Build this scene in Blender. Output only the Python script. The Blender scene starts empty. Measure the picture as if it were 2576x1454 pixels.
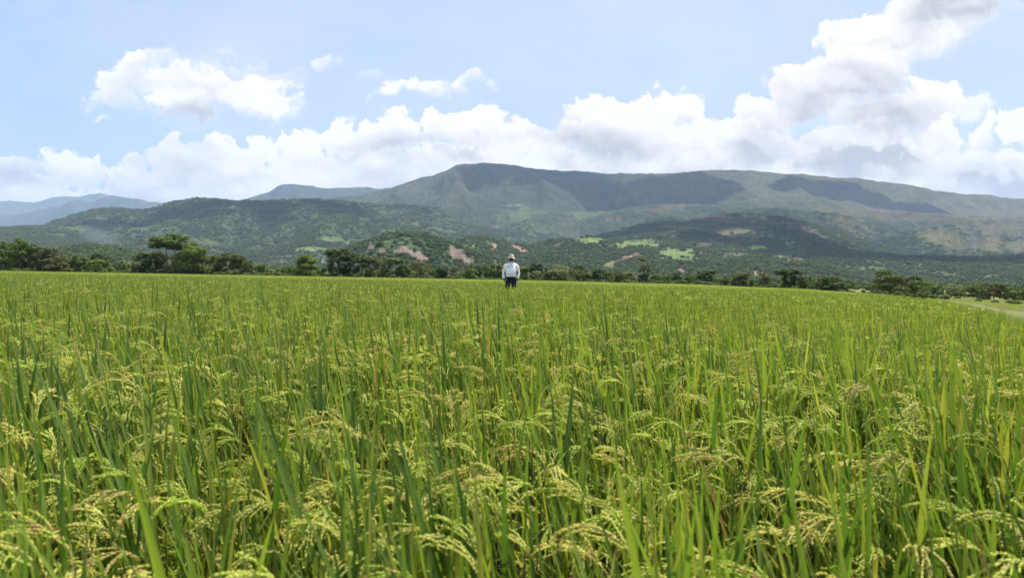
import bpy, bmesh, math, random
import numpy as np
from mathutils import Vector, Matrix, Euler
rad = math.radians
S = bpy.context.scene
COL = S.collection
random.seed(7)
RNG = np.random.default_rng(7)

# ------------------------------------------------------------------ camera
CAM_Z = 1.2
PITCH, ROLL = 0.87, 1.02
F_PX = 24.0 / 36.0 * 2576.0            # focal length in pixels of a 2576 px wide view
cam_d = bpy.data.cameras.new("camera")
cam = bpy.data.objects.new("camera", cam_d)
COL.objects.link(cam)
cam_d.lens = 24.0
cam_d.sensor_width = 36.0
cam_d.clip_start = 0.05
cam_d.clip_end = 80000.0
ROT = Euler((rad(90 - PITCH), 0, 0)).to_matrix() @ Matrix.Rotation(rad(ROLL), 3, 'Z')
cam.matrix_world = Matrix.Translation((0, 0, CAM_Z)) @ ROT.to_4x4()
cam_d.dof.use_dof = True
cam_d.dof.focus_distance = 7.0
cam_d.dof.aperture_fstop = 5.6
S.camera = cam
S.render.engine = 'CYCLES'
S.view_settings.view_transform = 'Standard'
S.view_settings.look = 'None'
S.view_settings.gamma = 1.0
S.view_settings.use_curve_mapping = False
EXPOSURE = 0.95
S.view_settings.exposure = EXPOSURE
cy = S.cycles
cy.max_bounces = 5
cy.diffuse_bounces = 3
cy.glossy_bounces = 2
cy.transmission_bounces = 3
cy.volume_bounces = 0
cy.transparent_max_bounces = 6
cy.caustics_reflective = False
cy.caustics_refractive = False
cy.sample_clamp_indirect = 6.0
cy.use_denoising = True


def ray(X, Y):
    """2576-wide photo pixel -> (u, e): x/y and z/y of the viewing direction."""
    v = ROT @ Vector(((X - 1288.0) / F_PX, (727.0 - Y) / F_PX, -1.0))
    return v.x / v.y, v.z / v.y


RM = np.array(ROT)


def project(x, y, z):
    """world -> 2576-wide photo pixel, arrays."""
    d = np.stack([x, y, z - CAM_Z], -1) @ RM
    return 1288 + F_PX * d[..., 0] / -d[..., 2], 727 - F_PX * d[..., 1] / -d[..., 2]


# ------------------------------------------------------------------ sun
SUN_EL, SUN_AZ = 66.0, 40.0              # azimuth clockwise from the view direction
sdir = Vector((math.cos(rad(SUN_EL)) * math.sin(rad(SUN_AZ)), math.cos(rad(SUN_EL)) * math.cos(rad(SUN_AZ)), math.sin(rad(SUN_EL))))
sun_d = bpy.data.lights.new("sun", 'SUN')
sun_d.energy = 5.0
sun_d.angle = rad(0.5)
sun_d.color = (1.0, 0.94, 0.84)
sun = bpy.data.objects.new("sun", sun_d)
sun.rotation_euler = sdir.to_track_quat('Z', 'Y').to_euler()
sun.location = (0, 0, 60)
COL.objects.link(sun)


# ------------------------------------------------------------------ node helper
class NT:
    def __init__(self, tree):
        self.t = tree
        self.n = tree.nodes
        self.l = tree.links

    def node(self, kind, **kw):
        nd = self.n.new(kind)
        for k, v in kw.items():
            setattr(nd, k, v)
        return nd

    def put(self, sock, v):
        if isinstance(v, bpy.types.NodeSocket):
            self.l.new(v, sock)
        elif v is not None:
            sock.default_value = v

    def math(self, op, a, b=None, c=None, clamp=False):
        nd = self.node('ShaderNodeMath', operation=op, use_clamp=clamp)
        self.put(nd.inputs[0], a)
        if b is not None: self.put(nd.inputs[1], b)
        if c is not None: self.put(nd.inputs[2], c)
        return nd.outputs[0]

    def vmath(self, op, a, b=None, scale=None):
        nd = self.node('ShaderNodeVectorMath', operation=op)
        self.put(nd.inputs[0], a)
        if b is not None: self.put(nd.inputs[1], b)
        if scale is not None: self.put(nd.inputs['Scale'], scale)
        return nd.outputs['Value'] if op in ('LENGTH', 'DOT_PRODUCT', 'DISTANCE') else nd.outputs[0]

    def noise(self, vec, scale, detail=4.0, rough=0.55, dist=0.0, dims='3D', out='Fac', lac=2.0):
        nd = self.node('ShaderNodeTexNoise', noise_dimensions=dims)
        if vec is not None: self.put(nd.inputs['Vector'], vec)
        nd.inputs['Scale'].default_value = scale
        nd.inputs['Detail'].default_value = detail
        nd.inputs['Roughness'].default_value = rough
        nd.inputs['Distortion'].default_value = dist
        nd.inputs['Lacunarity'].default_value = lac
        return nd.outputs[out]

    def mix(self, fac, a, b, blend='MIX'):
        nd = self.node('ShaderNodeMix', data_type='RGBA', blend_type=blend)
        self.put(nd.inputs[0], fac)
        self.put(nd.inputs[6], a)
        self.put(nd.inputs[7], b)
        return nd.outputs[2]

    def maprange(self, v, a, b, c=0.0, d=1.0, smooth=False):
        nd = self.node('ShaderNodeMapRange', interpolation_type='SMOOTHSTEP' if smooth else 'LINEAR')
        self.put(nd.inputs[0], v)
        for i, k in enumerate((a, b, c, d)):
            self.put(nd.inputs[i + 1], k)
        return nd.outputs[0]


def rgb(*c):
    return (c[0], c[1], c[2], 1.0)


# ------------------------------------------------------------------ world: sky with clouds
def px(X, Y):
    return ray(X, Y)


def build_world():
    w = bpy.data.worlds.new("World")
    S.world = w
    w.use_nodes = True
    w.node_tree.nodes.clear()
    T = NT(w.node_tree)
    sky = T.node('ShaderNodeTexSky', sky_type='NISHITA')
    sky.sun_disc = False
    sky.sun_elevation = rad(SUN_EL)
    sky.sun_rotation = rad(SUN_AZ)
    sky.air_density = 1.0
    sky.dust_density = 1.2
    sky.ozone_density = 1.2
    geo = T.node('ShaderNodeTexCoord').outputs['Generated']
    sep = T.node('ShaderNodeSeparateXYZ')
    T.l.new(geo, sep.inputs[0])
    yy = T.math('MAXIMUM', sep.outputs[1], 0.05)
    gx = T.math('DIVIDE', sep.outputs[0], yy)
    gz = T.math('DIVIDE', sep.outputs[2], yy)
    cmb = T.node('ShaderNodeCombineXYZ')
    T.l.new(gx, cmb.inputs[0]); T.l.new(gz, cmb.inputs[1])
    P = cmb.outputs[0]
    # warp the plane so that the puffs billow
    w1 = T.noise(P, 5.0, 3.0, 0.5, out='Color')
    w2 = T.noise(P, 20.0, 5.0, 0.6, out='Color')
    a = T.vmath('SCALE', T.vmath('SUBTRACT', w1, (0.5, 0.5, 0.5)), scale=0.13)
    b = T.vmath('SCALE', T.vmath('SUBTRACT', w2, (0.5, 0.5, 0.5)), scale=0.048)
    Pw = T.vmath('ADD', T.vmath('ADD', P, a), b)
    stretch = T.vmath('MULTIPLY', P, (1.0, 1.5, 1.0))
    e1 = T.noise(stretch, 17.0, 8.0, 0.62)
    vsrc = T.vmath('ADD', Pw, T.vmath('SCALE', w2, scale=0.03))
    vr = T.node('ShaderNodeTexVoronoi', feature='SMOOTH_F1'); T.l.new(vsrc, vr.inputs['Vector'])
    vr.inputs['Scale'].default_value = 26.0; vr.inputs['Detail'].default_value = 2.0; vr.inputs['Roughness'].default_value = 0.6; vr.inputs['Smoothness'].default_value = 0.35
    bil = T.math('SUBTRACT', 0.95, vr.outputs['Distance'])
    edge = T.math('ADD', T.math('MULTIPLY', e1, 0.62), T.math('MULTIPLY', bil, 0.42))
    body = T.noise(T.vmath('ADD', stretch, (3.1, 0.4, 2.0)), 6.0, 4.0, 0.45)
    fine = T.noise(T.vmath('ADD', stretch, (1.3, 2.4, 5.0)), 13.0, 6.0, 0.5)
    fine_up = T.noise(T.vmath('ADD', stretch, (1.3 + 0.006, 2.4 + 0.018, 5.0)), 13.0, 6.0, 0.5)
    relief = T.math('SUBTRACT', fine, fine_up)      # >0 where the side turned up to the light

    # group: one puff laid over what is behind it
    g = bpy.data.node_groups.new("puff", 'ShaderNodeTree')
    I = g.interface
    for nm, ty in (("P", 'Vector'), ("edge", 'Float'), ("body", 'Float'), ("relief", 'Float'), ("col", 'Color'), ("cov", 'Float'),
                   ("centre", 'Vector'), ("size", 'Vector'), ("rot", 'Vector'), ("soft", 'Float'), ("bright", 'Float'), ("opac", 'Float')):
        I.new_socket(name=nm, in_out='INPUT', socket_type='NodeSocket' + ty)
    I.new_socket(name="col", in_out='OUTPUT', socket_type='NodeSocketColor')
    I.new_socket(name="cov", in_out='OUTPUT', socket_type='NodeSocketFloat')
    G = NT(g)
    gi = G.node('NodeGroupInput').outputs
    mp = G.node('ShaderNodeMapping', vector_type='TEXTURE')
    G.l.new(gi['P'], mp.inputs['Vector']); G.l.new(gi['centre'], mp.inputs['Location'])
    G.l.new(gi['rot'], mp.inputs['Rotation']); G.l.new(gi['size'], mp.inputs['Scale'])
    q = mp.outputs[0]
    ln = G.vmath('LENGTH', q)
    d = G.math('SUBTRACT', 1.16, ln)
    d = G.math('ADD', d, G.math('MULTIPLY', G.math('SUBTRACT', gi['edge'], 0.5), 1.15))
    sq = G.node('ShaderNodeSeparateXYZ'); G.l.new(q, sq.inputs[0])
    sf = G.math('MULTIPLY', gi['soft'], G.maprange(sq.outputs[1], -0.5, 0.5, 1.5, 0.36))
    al = G.math('MULTIPLY', G.maprange(d, 0.0, sf, smooth=True), gi['opac'])
    lit = G.math('MULTIPLY_ADD', sq.outputs[1], 0.46, G.math('SUBTRACT', gi['bright'], 0.24))
    lit = G.math('ADD', lit, G.math('MULTIPLY', gi['relief'], 1.5))
    lit = G.math('ADD', lit, G.math('MULTIPLY', G.math('SUBTRACT', gi['body'], 0.5), -2.3), clamp=True)
    shade = G.mix(lit, rgb(0.50, 0.505, 0.54), rgb(1.0, 0.97, 0.92))
    go = G.node('NodeGroupOutput')
    G.l.new(G.mix(al, gi['col'], shade), go.inputs[0])
    inv = G.math('MULTIPLY', G.math('SUBTRACT', 1.0, gi['cov']), G.math('SUBTRACT', 1.0, al))
    G.l.new(G.math('SUBTRACT', 1.0, inv), go.inputs[1])

    col = None; cov = None
    for p in PUFFS:
        X, Y, rx, ry, rot, br, soft, op = p
        nd = T.node('ShaderNodeGroup'); nd.node_tree = g
        if cov is not None:     # ties the puffs into one chain, so that Cycles evaluates them one after another
            ch = T.node('ShaderNodeVectorMath', operation='MULTIPLY_ADD')
            T.l.new(cov, ch.inputs[0]); ch.inputs[1].default_value = (1e-6, 1e-6, 1e-6); T.l.new(Pw, ch.inputs[2])
            Pc = ch.outputs[0]
        else:
            Pc = Pw
        T.l.new(Pc, nd.inputs['P']); T.l.new(edge, nd.inputs['edge'])
        T.l.new(body, nd.inputs['body']); T.l.new(relief, nd.inputs['relief'])
        cx_, cz_ = px(X, Y)
        nd.inputs['centre'].default_value = (cx_, cz_, 0)
        nd.inputs['size'].default_value = (rx / F_PX, ry / F_PX, 1)
        nd.inputs['rot'].default_value = (0, 0, rad(rot))
        nd.inputs['soft'].default_value = soft
        nd.inputs['bright'].default_value = br
        nd.inputs['opac'].default_value = op
        if col is None:
            nd.inputs['col'].default_value = rgb(0.85, 0.87, 0.92); nd.inputs['cov'].default_value = 0.0
        else:
            T.l.new(col, nd.inputs['col']); T.l.new(cov, nd.inputs['cov'])
        col, cov = nd.outputs[0], nd.outputs[1]
    # thin high veil over the blue, and milky air at the horizon
    veil = T.noise(T.vmath('MULTIPLY', P, (1.0, 3.0, 1.0)), 2.3, 5.0, 0.55)
    vf = T.maprange(veil, 0.32, 0.7, 0.40, 0.9)
    wisp = T.noise(T.vmath('ADD', T.vmath('MULTIPLY', P, (1.0, 2.2, 1.0)), T.vmath('SCALE', w1, scale=0.25)), 3.4, 8.0, 0.62)
    low = T.maprange(gz, 0.0, 0.22, 0.55, 0.0)
    vf = T.math('MAXIMUM', vf, low)
    SKY, CLD = 0.11, CLOUD_LEVEL
    skyc = T.vmath('MULTIPLY', sky.outputs[0], (SKY * 1.0, SKY * 1.0, SKY * 1.0))
    blue = T.mix(vf, skyc, rgb(*VEIL))
    side = T.maprange(gx, -0.75, -0.25, 1.0, 0.0, smooth=True)      # bluer towards the left, away from the bright cloud
    blue = T.mix(side, blue, T.vmath('MULTIPLY', blue, (0.80, 0.90, 0.97)))
    blue = T.mix(T.maprange(wisp, 0.45, 0.72, 0.0, 0.38), blue, rgb(0.455, 0.475, 0.51))
    cl = T.vmath('MULTIPLY', col, (CLD, CLD, CLD))
    sky_front = T.mix(cov, blue, cl)
    bgA = T.node('ShaderNodeBackground'); T.l.new(sky_front, bgA.inputs[0]); bgA.inputs[1].default_value = 1.0
    # the rest of the sky: scattered cloud too, built from plain noise
    o = T.noise(geo, 2.2, 4.0, 0.55)
    of = T.maprange(o, 0.47, 0.62, 0.0, 0.8)
    rest = T.mix(of, skyc, rgb(0.62, 0.64, 0.68))
    bgB = T.node('ShaderNodeBackground'); T.l.new(rest, bgB.inputs[0]); bgB.inputs[1].default_value = 1.0
    inside = T.math('MULTIPLY', T.math('GREATER_THAN', sep.outputs[1], 0.35), T.math('LESS_THAN', gz, 0.62))
    inside = T.math('MULTIPLY', inside, T.math('GREATER_THAN', gz, -0.02))
    ms = T.node('ShaderNodeMixShader')
    T.l.new(inside, ms.inputs[0]); T.l.new(bgB.outputs[0], ms.inputs[1]); T.l.new(bgA.outputs[0], ms.inputs[2])
    out = T.node('ShaderNodeOutputWorld'); T.l.new(ms.outputs[0], out.inputs[0])


CLOUD_LEVEL = 0.65
VEIL = (0.345, 0.395, 0.50)
# X, Y, rx, ry, rot, brightness, softness, opacity   (photo pixels of the 2576-wide view)
PUFFS = [
    (1288, 560, 2600, 120, -1, 0.85, 0.4, 1.0),
    (120, 500, 330, 66, 0, 0.80, 0.5, 0.9), (520, 470, 340, 90, 0, 0.85, 0.4, 1.0), (900, 450, 360, 100, 0, 0.95, 0.4, 1.0),
    (1300, 440, 330, 90, 0, 0.95, 0.4, 1.0), (1750, 440, 420, 90, 0, 1.0, 0.4, 1.0), (2200, 430, 420, 110, 0, 0.95, 0.4, 1.0), (2560, 460, 300, 90, 0, 0.9, 0.4, 1.0),
    (-40, 450, 150, 80, 0, 0.7, 0.5, 0.8),
    # left mid cloud
    (700, 225, 90, 42, 5, 0.72, 1.0, 0.55),
    (812, 192, 38, 28, 30, 0.95, 0.9, 0.75),
    (900, 215, 60, 22, 10, 0.8, 1.0, 0.4),
    (610, 160, 30, 14, 10, 0.8, 1.0, 0.4),
    (560, 225, 200, 66, 5, 0.8, 1.0, 0.5),
    (320, 225, 115, 60, 25, 0.9, 0.6, 0.9),
    (400, 185, 90, 40, 10, 0.85, 0.8, 0.8),
    (500, 255, 190, 75, 0, 0.85, 0.7, 0.9),
    (620, 255, 130, 58, -5, 0.9, 0.6, 0.9),
    (480, 318, 150, 60, 0, 0.15, 0.9, 0.95),
    (690, 285, 90, 40, 0, 0.95, 0.6, 0.9),
    (430, 275, 110, 50, 0, 1.0, 0.9, 0.7),
    (275, 305, 25, 12, 0, 0.9, 0.9, 0.7),
    # wisps right of it
    (965, 250, 90, 34, 28, 1.0, 0.8, 0.9),
    (1070, 228, 90, 30, 8, 1.0, 0.8, 0.85),
    (1165, 208, 80, 26, 30, 1.0, 0.8, 0.9),
    (1240, 218, 12, 36, 20, 0.9, 1.0, 0.5),
    # far left bank
    (60, 430, 95, 50, 0, 0.8, 0.5, 0.9),
    (180, 405, 85, 66, 0, 1.02, 0.35, 1.0),
    (330, 420, 90, 50, 0, 1.0, 0.4, 0.95),
    (430, 415, 120, 56, 0, 0.95, 0.4, 0.95),
    (560, 405, 110, 66, 0, 1.0, 0.35, 1.0),
    (650, 385, 75, 50, 0, 1.05, 0.3, 1.0),
    (760, 380, 80, 60, 0, 1.05, 0.3, 1.0),
    (855, 355, 50, 52, 0, 1.1, 0.3, 1.0),
    (930, 360, 70, 50, 0, 1.05, 0.3, 1.0),
    (1010, 355, 80, 52, 0, 1.05, 0.3, 1.0),
    (1120, 340, 80, 60, 0, 1.05, 0.3, 1.0),
    (1220, 335, 75, 64, 0, 1.05, 0.3, 1.0),
    (1310, 370, 70, 56, 0, 1.05, 0.3, 1.0),
    (1390, 390, 80, 50, 0, 1.0, 0.35, 1.0),
    (100, 470, 150, 32, 0, 0.35, 1.0, 0.7), (640, 455, 110, 28, 5, 0.35, 1.0, 0.6), (250, 455, 60, 22, 0, 0.45, 1.0, 0.5),
    (330, 495, 200, 22, 0, 1.0, 1.0, 0.7), (830, 470, 200, 40, 0, 0.9, 1.0, 0.6), (870, 400, 120, 30, 0, 0.55, 1.0, 0.5),
    (1180, 410, 130, 30, 0, 0.35, 1.0, 0.7), (1060, 450, 150, 30, 0, 0.8, 1.0, 0.6),
    # right cumulus
    (1490, 300, 100, 66, 8, 0.9, 0.35, 1.0),
    (1610, 288, 105, 68, 0, 1.1, 0.35, 1.0),
    (1700, 310, 95, 68, 0, 1.1, 0.4, 1.0),
    (1785, 350, 80, 60, 0, 1.05, 0.4, 1.0),
    (1695, 248, 28, 16, 30, 1.0, 1.0, 0.6),
    (1470, 330, 90, 50, 0, 0.45, 1.0, 0.7),
    (1580, 385, 170, 48, 0, 0.20, 0.9, 0.9),
    (1730, 385, 130, 50, 0, 1.0, 0.9, 0.8),
    (1930, 300, 115, 82, 30, 1.0, 0.45, 1.0),
    (1940, 195, 42, 16, 25, 0.85, 1.0, 0.45),
    (2030, 240, 110, 84, 20, 0.9, 0.45, 1.0),
    (2160, 220, 150, 92, 10, 0.75, 0.5, 1.0),
    (2150, 110, 110, 64, 15, 1.0, 0.6, 1.0),
    (2380, 110, 200, 70, 20, 0.75, 0.8, 0.9), (2180, 170, 170, 70, 20, 0.9, 0.6, 1.0), (1560, 350, 190, 75, 0, 0.95, 0.4, 1.0), (1850, 370, 200, 80, 10, 0.95, 0.4, 1.0),
    (2270, 85, 200, 88, 20, 0.70, 0.6, 0.95),
    (2430, 35, 190, 66, 12, 0.35, 0.8, 0.95),
    (2260, 110, 120, 40, 20, 0.35, 1.0, 0.7),
    (2230, 160, 150, 36, 10, 0.85, 1.0, 0.7),
    (2250, 320, 220, 90, 0, 0.75, 0.5, 1.0),
    (2350, 255, 130, 66, -10, 1.05, 0.45, 1.0),
    (2440, 290, 80, 46, -20, 0.95, 0.6, 0.9),
    (2090, 270, 150, 46, 20, 0.30, 1.0, 0.8),
    (2060, 380, 220, 60, 0, 0.95, 0.8, 0.9),
    (2130, 345, 150, 34, 0, 1.05, 0.9, 0.7),
    (1880, 385, 90, 24, 0, 0.35, 1.0, 0.7),
    (2170, 415, 270, 40, 0, 0.12, 0.9, 0.95),
    (2385, 350, 70, 56, 10, 1.1, 0.35, 1.0),
    (2480, 365, 80, 44, 25, 0.9, 0.4, 1.0),
    (2590, 350, 75, 75, 20, 1.1, 0.35, 1.0),
    (2470, 430, 220, 40, 0, 0.95, 0.8, 0.9),
    (2520, 400, 50, 22, 25, 0.4, 1.0, 0.7),
    (2570, 480, 190, 26, 0, 0.15, 0.9, 0.9),
]
build_world()


# ------------------------------------------------------------------ numpy noise
def _hash(ix, iy, seed):
    h = (ix.astype(np.int64) * 374761393 + iy.astype(np.int64) * 668265263 + seed * 1442695041) & 0xFFFFFFFF
    h = ((h ^ (h >> 13)) * 1274126177) & 0xFFFFFFFF
    h = (h ^ (h >> 16)) & 0xFFFFFF
    return h / float(0xFFFFFF)


def vnoise(x, y, seed=0):
    ix = np.floor(x); iy = np.floor(y)
    fx = x - ix; fy = y - iy
    fx = fx * fx * fx * (fx * (fx * 6 - 15) + 10); fy = fy * fy * fy * (fy * (fy * 6 - 15) + 10)
    a = _hash(ix, iy, seed); b = _hash(ix + 1, iy, seed)
    c = _hash(ix, iy + 1, seed); d = _hash(ix + 1, iy + 1, seed)
    return (a * (1 - fx) + b * fx) * (1 - fy) + (c * (1 - fx) + d * fx) * fy


def fbm(x, y, octv=5, seed=0, gain=0.5, ridged=False):
    s = 0.0; amp = 1.0; tot = 0.0
    for k in range(octv):
        n = vnoise(x * 2 ** k + 17.3 * k, y * 2 ** k - 9.1 * k, seed + k)
        if ridged: n = 1 - abs(2 * n - 1)
        s = s + n * amp; tot += amp; amp *= gain
    return s / tot


def smooth(a, b, x):
    t = np.clip((x - a) / (b - a), 0, 1)
    return t * t * (3 - 2 * t)


# ------------------------------------------------------------------ object helpers
def tag(o, label=None, cat=None, group=None, kind=None):
    if label: o['label'] = label
    if cat: o['category'] = cat
    if group: o['group'] = group
    if kind: o['kind'] = kind
    return o


def new_obj(name, me, parent=None, mats=()):
    o = bpy.data.objects.new(name, me)
    COL.objects.link(o)
    for m in mats: me.materials.append(m)
    if parent is not None: o.parent = parent
    return o


def mesh_np(name, co, quads, smooth_shade=True):
    me = bpy.data.meshes.new(name)
    co = np.asarray(co, np.float32); quads = np.asarray(quads, np.int32)
    n = quads.shape[1]
    me.vertices.add(len(co)); me.vertices.foreach_set('co', co.ravel())
    me.loops.add(quads.size); me.loops.foreach_set('vertex_index', quads.ravel())
    me.polygons.add(len(quads))
    me.polygons.foreach_set('loop_start', np.arange(len(quads), dtype=np.int32) * n)
    me.polygons.foreach_set('loop_total', np.full(len(quads), n, np.int32))
    me.polygons.foreach_set('use_smooth', np.full(len(quads), smooth_shade, bool))
    me.update(calc_edges=True)
    return me


def set_attr(me, name, arr, kind='FLOAT', dom='POINT'):
    a = me.attributes.new(name, kind, dom)
    key = {'FLOAT': 'value', 'INT': 'value', 'FLOAT_VECTOR': 'vector', 'FLOAT_COLOR': 'color'}[kind]
    a.data.foreach_set(key, np.asarray(arr, np.int32 if kind == 'INT' else np.float32).ravel())


class MB:
    """collects verts/faces with a per-vertex value pair and a material index per face"""
    def __init__(self):
        self.v = []; self.f = []; self.a = []; self.m = []

    def add(self, vs, fs, a=(0, 0, 0), m=0):
        k = len(self.v)
        self.v.extend(vs)
        if isinstance(a, list): self.a.extend(a)
        else: self.a.extend([a] * len(vs))
        self.f.extend([tuple(i + k for i in f) for f in fs])
        self.m.extend([m] * len(fs))

    def tube(self, pts, rads, n=6, a=(0, 0, 0), m=0, cap=True):
        vs = []; fs = []
        pts = [Vector(p) for p in pts]
        ref = Vector((0.13, 0.97, 0.2))
        for i, p in enumerate(pts):
            t = (pts[min(i + 1, len(pts) - 1)] - pts[max(i - 1, 0)]).normalized()
            s = t.cross(ref)
            if s.length < 1e-3: s = t.cross(Vector((1, 0, 0)))
            s.normalize(); b = t.cross(s)
            r = rads[i]; rx, ry = (r if isinstance(r, tuple) else (r, r))
            for k in range(n):
                an = 2 * math.pi * k / n
                vs.append(tuple(p + s * (math.cos(an) * rx) + b * (math.sin(an) * ry)))
        for i in range(len(pts) - 1):
            for k in range(n):
                fs.append((i * n + k, i * n + (k + 1) % n, (i + 1) * n + (k + 1) % n, (i + 1) * n + k))
        if cap:
            fs.append(tuple(range(n))[::-1]); fs.append(tuple(range((len(pts) - 1) * n, len(pts) * n)))
        self.add(vs, fs, a, m)

    def mesh(self, name, smooth_shade=True, mats=()):
        me = bpy.data.meshes.new(name)
        me.from_pydata(self.v, [], self.f)
        for m in mats: me.materials.append(m)
        if any(self.m): me.polygons.foreach_set('material_index', self.m)
        me.polygons.foreach_set('use_smooth', [smooth_shade] * len(self.f))
        set_attr(me, 'tint', self.a, 'FLOAT_VECTOR')
        me.update()
        return me


# ------------------------------------------------------------------ materials
def new_mat(name):
    m = bpy.data.materials.new(name); m.use_nodes = True
    m.node_tree.nodes.clear()
    return m, NT(m.node_tree)


def out(T, sh):
    o = T.node('ShaderNodeOutputMaterial'); T.l.new(sh, o.inputs[0]); return o


def principled(T, col, rough=0.7, spec=0.3, normal=None):
    b = T.node('ShaderNodeBsdfPrincipled')
    T.put(b.inputs['Base Color'], col); T.put(b.inputs['Roughness'], rough)
    b.inputs['Specular IOR Level'].default_value = spec
    if normal is not None: T.l.new(normal, b.inputs['Normal'])
    return b.outputs[0]


def plain(name, c, rough=0.7, spec=0.3, nscale=30.0, var=0.25, bump=0.0):
    m, T = new_mat(name)
    pos = T.node('ShaderNodeTexCoord').outputs['Object']
    n = T.noise(pos, nscale, 4.0)
    f = T.maprange(n, 0.25, 0.75, 1 - var, 1 + var)
    col = T.vmath('SCALE', c[:3], scale=f)
    nrm = None
    if bump:
        bm_ = T.node('ShaderNodeBump'); bm_.inputs['Strength'].default_value = bump
        T.l.new(n, bm_.inputs['Height']); nrm = bm_.outputs[0]
    out(T, principled(T, col, rough, spec, nrm))
    return m


def attr(T, name):
    nd = T.node('ShaderNodeAttribute', attribute_name=name)
    return nd


def leafy(name, stops, transl=0.35, rough=0.45, spec=0.35, tipcol=None, dead=None, ttint=(1.25, 1.25, 0.75)):
    """foliage; attribute tint = (position along the leaf, random per leaf, extra)"""
    m, T = new_mat(name)
    at = attr(T, 'tint'); sp = T.node('ShaderNodeSeparateXYZ'); T.l.new(at.outputs['Vector'], sp.inputs[0])
    oi = T.node('ShaderNodeObjectInfo').outputs['Random']
    r = T.math('FRACT', T.math('ADD', sp.outputs[1], T.math('MULTIPLY', oi, 0.37)))
    cr = T.node('ShaderNodeValToRGB')
    T.l.new(r, cr.inputs[0])
    e = cr.color_ramp.elements
    while len(e) < len(stops): e.new(0.5)
    for i, (p, c) in enumerate(stops):
        e[i].position = p; e[i].color = rgb(*c)
    col = cr.outputs[0]
    if dead is not None:
        f = T.math('GREATER_THAN', r, dead[0])
        col = T.mix(f, col, rgb(*dead[1]))
    if tipcol is not None:
        f = T.maprange(sp.outputs[0], T.maprange(r, 0, 1, 0.72, 1.15), T.maprange(r, 0, 1, 0.95, 1.35))
        col = T.mix(f, col, rgb(*tipcol))
    col = T.vmath('SCALE', col, scale=T.maprange(oi, 0, 1, 0.85, 1.15))
    p_ = principled(T, col, rough, spec)
    tr = T.node('ShaderNodeBsdfTranslucent')
    T.l.new(T.vmath('MULTIPLY', col, ttint), tr.inputs[0])
    mx = T.node('ShaderNodeMixShader'); mx.inputs[0].default_value = transl
    T.l.new(p_, mx.inputs[1]); T.l.new(tr.outputs[0], mx.inputs[2])
    out(T, mx.outputs[0])
    return m


M_LEAF = leafy('rice_leaf', [(0.0, (0.068, 0.136, 0.019)), (0.45, (0.112, 0.190, 0.025)), (0.8, (0.185, 0.250, 0.032)), (1.0, (0.34, 0.34, 0.055))],
               0.45, 0.42, 0.4, tipcol=(0.34, 0.29, 0.07), dead=(0.988, (0.36, 0.24, 0.07)))
M_STEM = leafy('rice_stem', [(0.0, (0.05, 0.10, 0.015)), (0.6, (0.09, 0.14, 0.02)), (1.0, (0.2, 0.17, 0.05))], 0.2, 0.5, 0.3)
M_GRAIN = leafy('rice_grain', [(0.0, (0.39, 0.53, 0.07)), (0.4, (0.55, 0.62, 0.12)), (0.8, (0.68, 0.67, 0.20)), (0.93, (0.66, 0.55, 0.20)), (1.0, (0.46, 0.30, 0.13))],
                0.5, 0.5, 0.3, ttint=(1.1, 1.1, 0.8))

# ------------------------------------------------------------------ lie of the land
U_T = np.array([-1.2, -0.8, 0.0, 0.24, 0.41, 0.49, 0.60, 0.75, 1.2])
D_T = np.array([0, 5, 12, 25, 40, 60, 100, 150, 200, 320])
Z_T = np.array([
    [.83, .83, .83, .83, .86, .87, .88, .86, .80, .75],
    [.83, .83, .83, .83, .86, .87, .88, .86, .80, .75],
    [.83, .83, .83, .83, .86, .87, .88, .86, .80, .75],
    [.83, .83, .82, .79, .78, .75, .66, .60, .50, .30],
    [.83, .82, .78, .72, .68, .60, .42, .15, -.2, -.9],
    [.83, .81, .74, .64, .56, .45, .15, -.3, -.8, -1.6],
    [.83, .80, .70, .56, .45, .25, -.2, -.9, -1.5, -2.2],
    [.83, .78, .64, .40, .15, -.2, -.8, -1.6, -2.3, -2.6],
    [.83, .74, .50, .30, .0, -.4, -1.0, -1.8, -2.4, -2.6]])


def canopy(x, y):
    x = np.asarray(x, float); y = np.asarray(y, float)
    d = np.clip(np.where(y > 0, y, 0), 0, 319.9)
    u = np.clip(x / np.maximum(y, 3.0), -1.19, 1.19)
    iu = np.clip(np.searchsorted(U_T, u) - 1, 0, len(U_T) - 2)
    idd = np.clip(np.searchsorted(D_T, d, side='right') - 1, 0, len(D_T) - 2)
    fu = (u - U_T[iu]) / (U_T[iu + 1] - U_T[iu]); fd = (d - D_T[idd]) / (D_T[idd + 1] - D_T[idd])
    fu = fu * fu * (3 - 2 * fu)
    z = (Z_T[iu, idd] * (1 - fu) + Z_T[iu + 1, idd] * fu) * (1 - fd) + (Z_T[iu, idd + 1] * (1 - fu) + Z_T[iu + 1, idd + 1] * fu) * fd
    far = np.clip((y - 320) / 500.0, 0, 1)
    return z * (1 - far) + far * (-2.0)


def rice_h(y):
    return 0.58 - 0.08 * smooth(5, 20, np.asarray(y, float))


def ground_z(x, y):
    return canopy(x, y) - rice_h(y)


EDGE_U = np.array([-1.2, -0.2, 0.24, 0.35, 0.41, 0.45, 0.49, 0.55, 0.60, 0.65, 0.70, 0.75, 0.80, 0.9, 1.2])
EDGE_D = np.array([205, 208, 200, 172, 150, 122, 92, 56, 38, 24.5, 15, 10, 8, 6, 4])


def edge_d(u):
    return np.interp(u, EDGE_U, EDGE_D)


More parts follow.
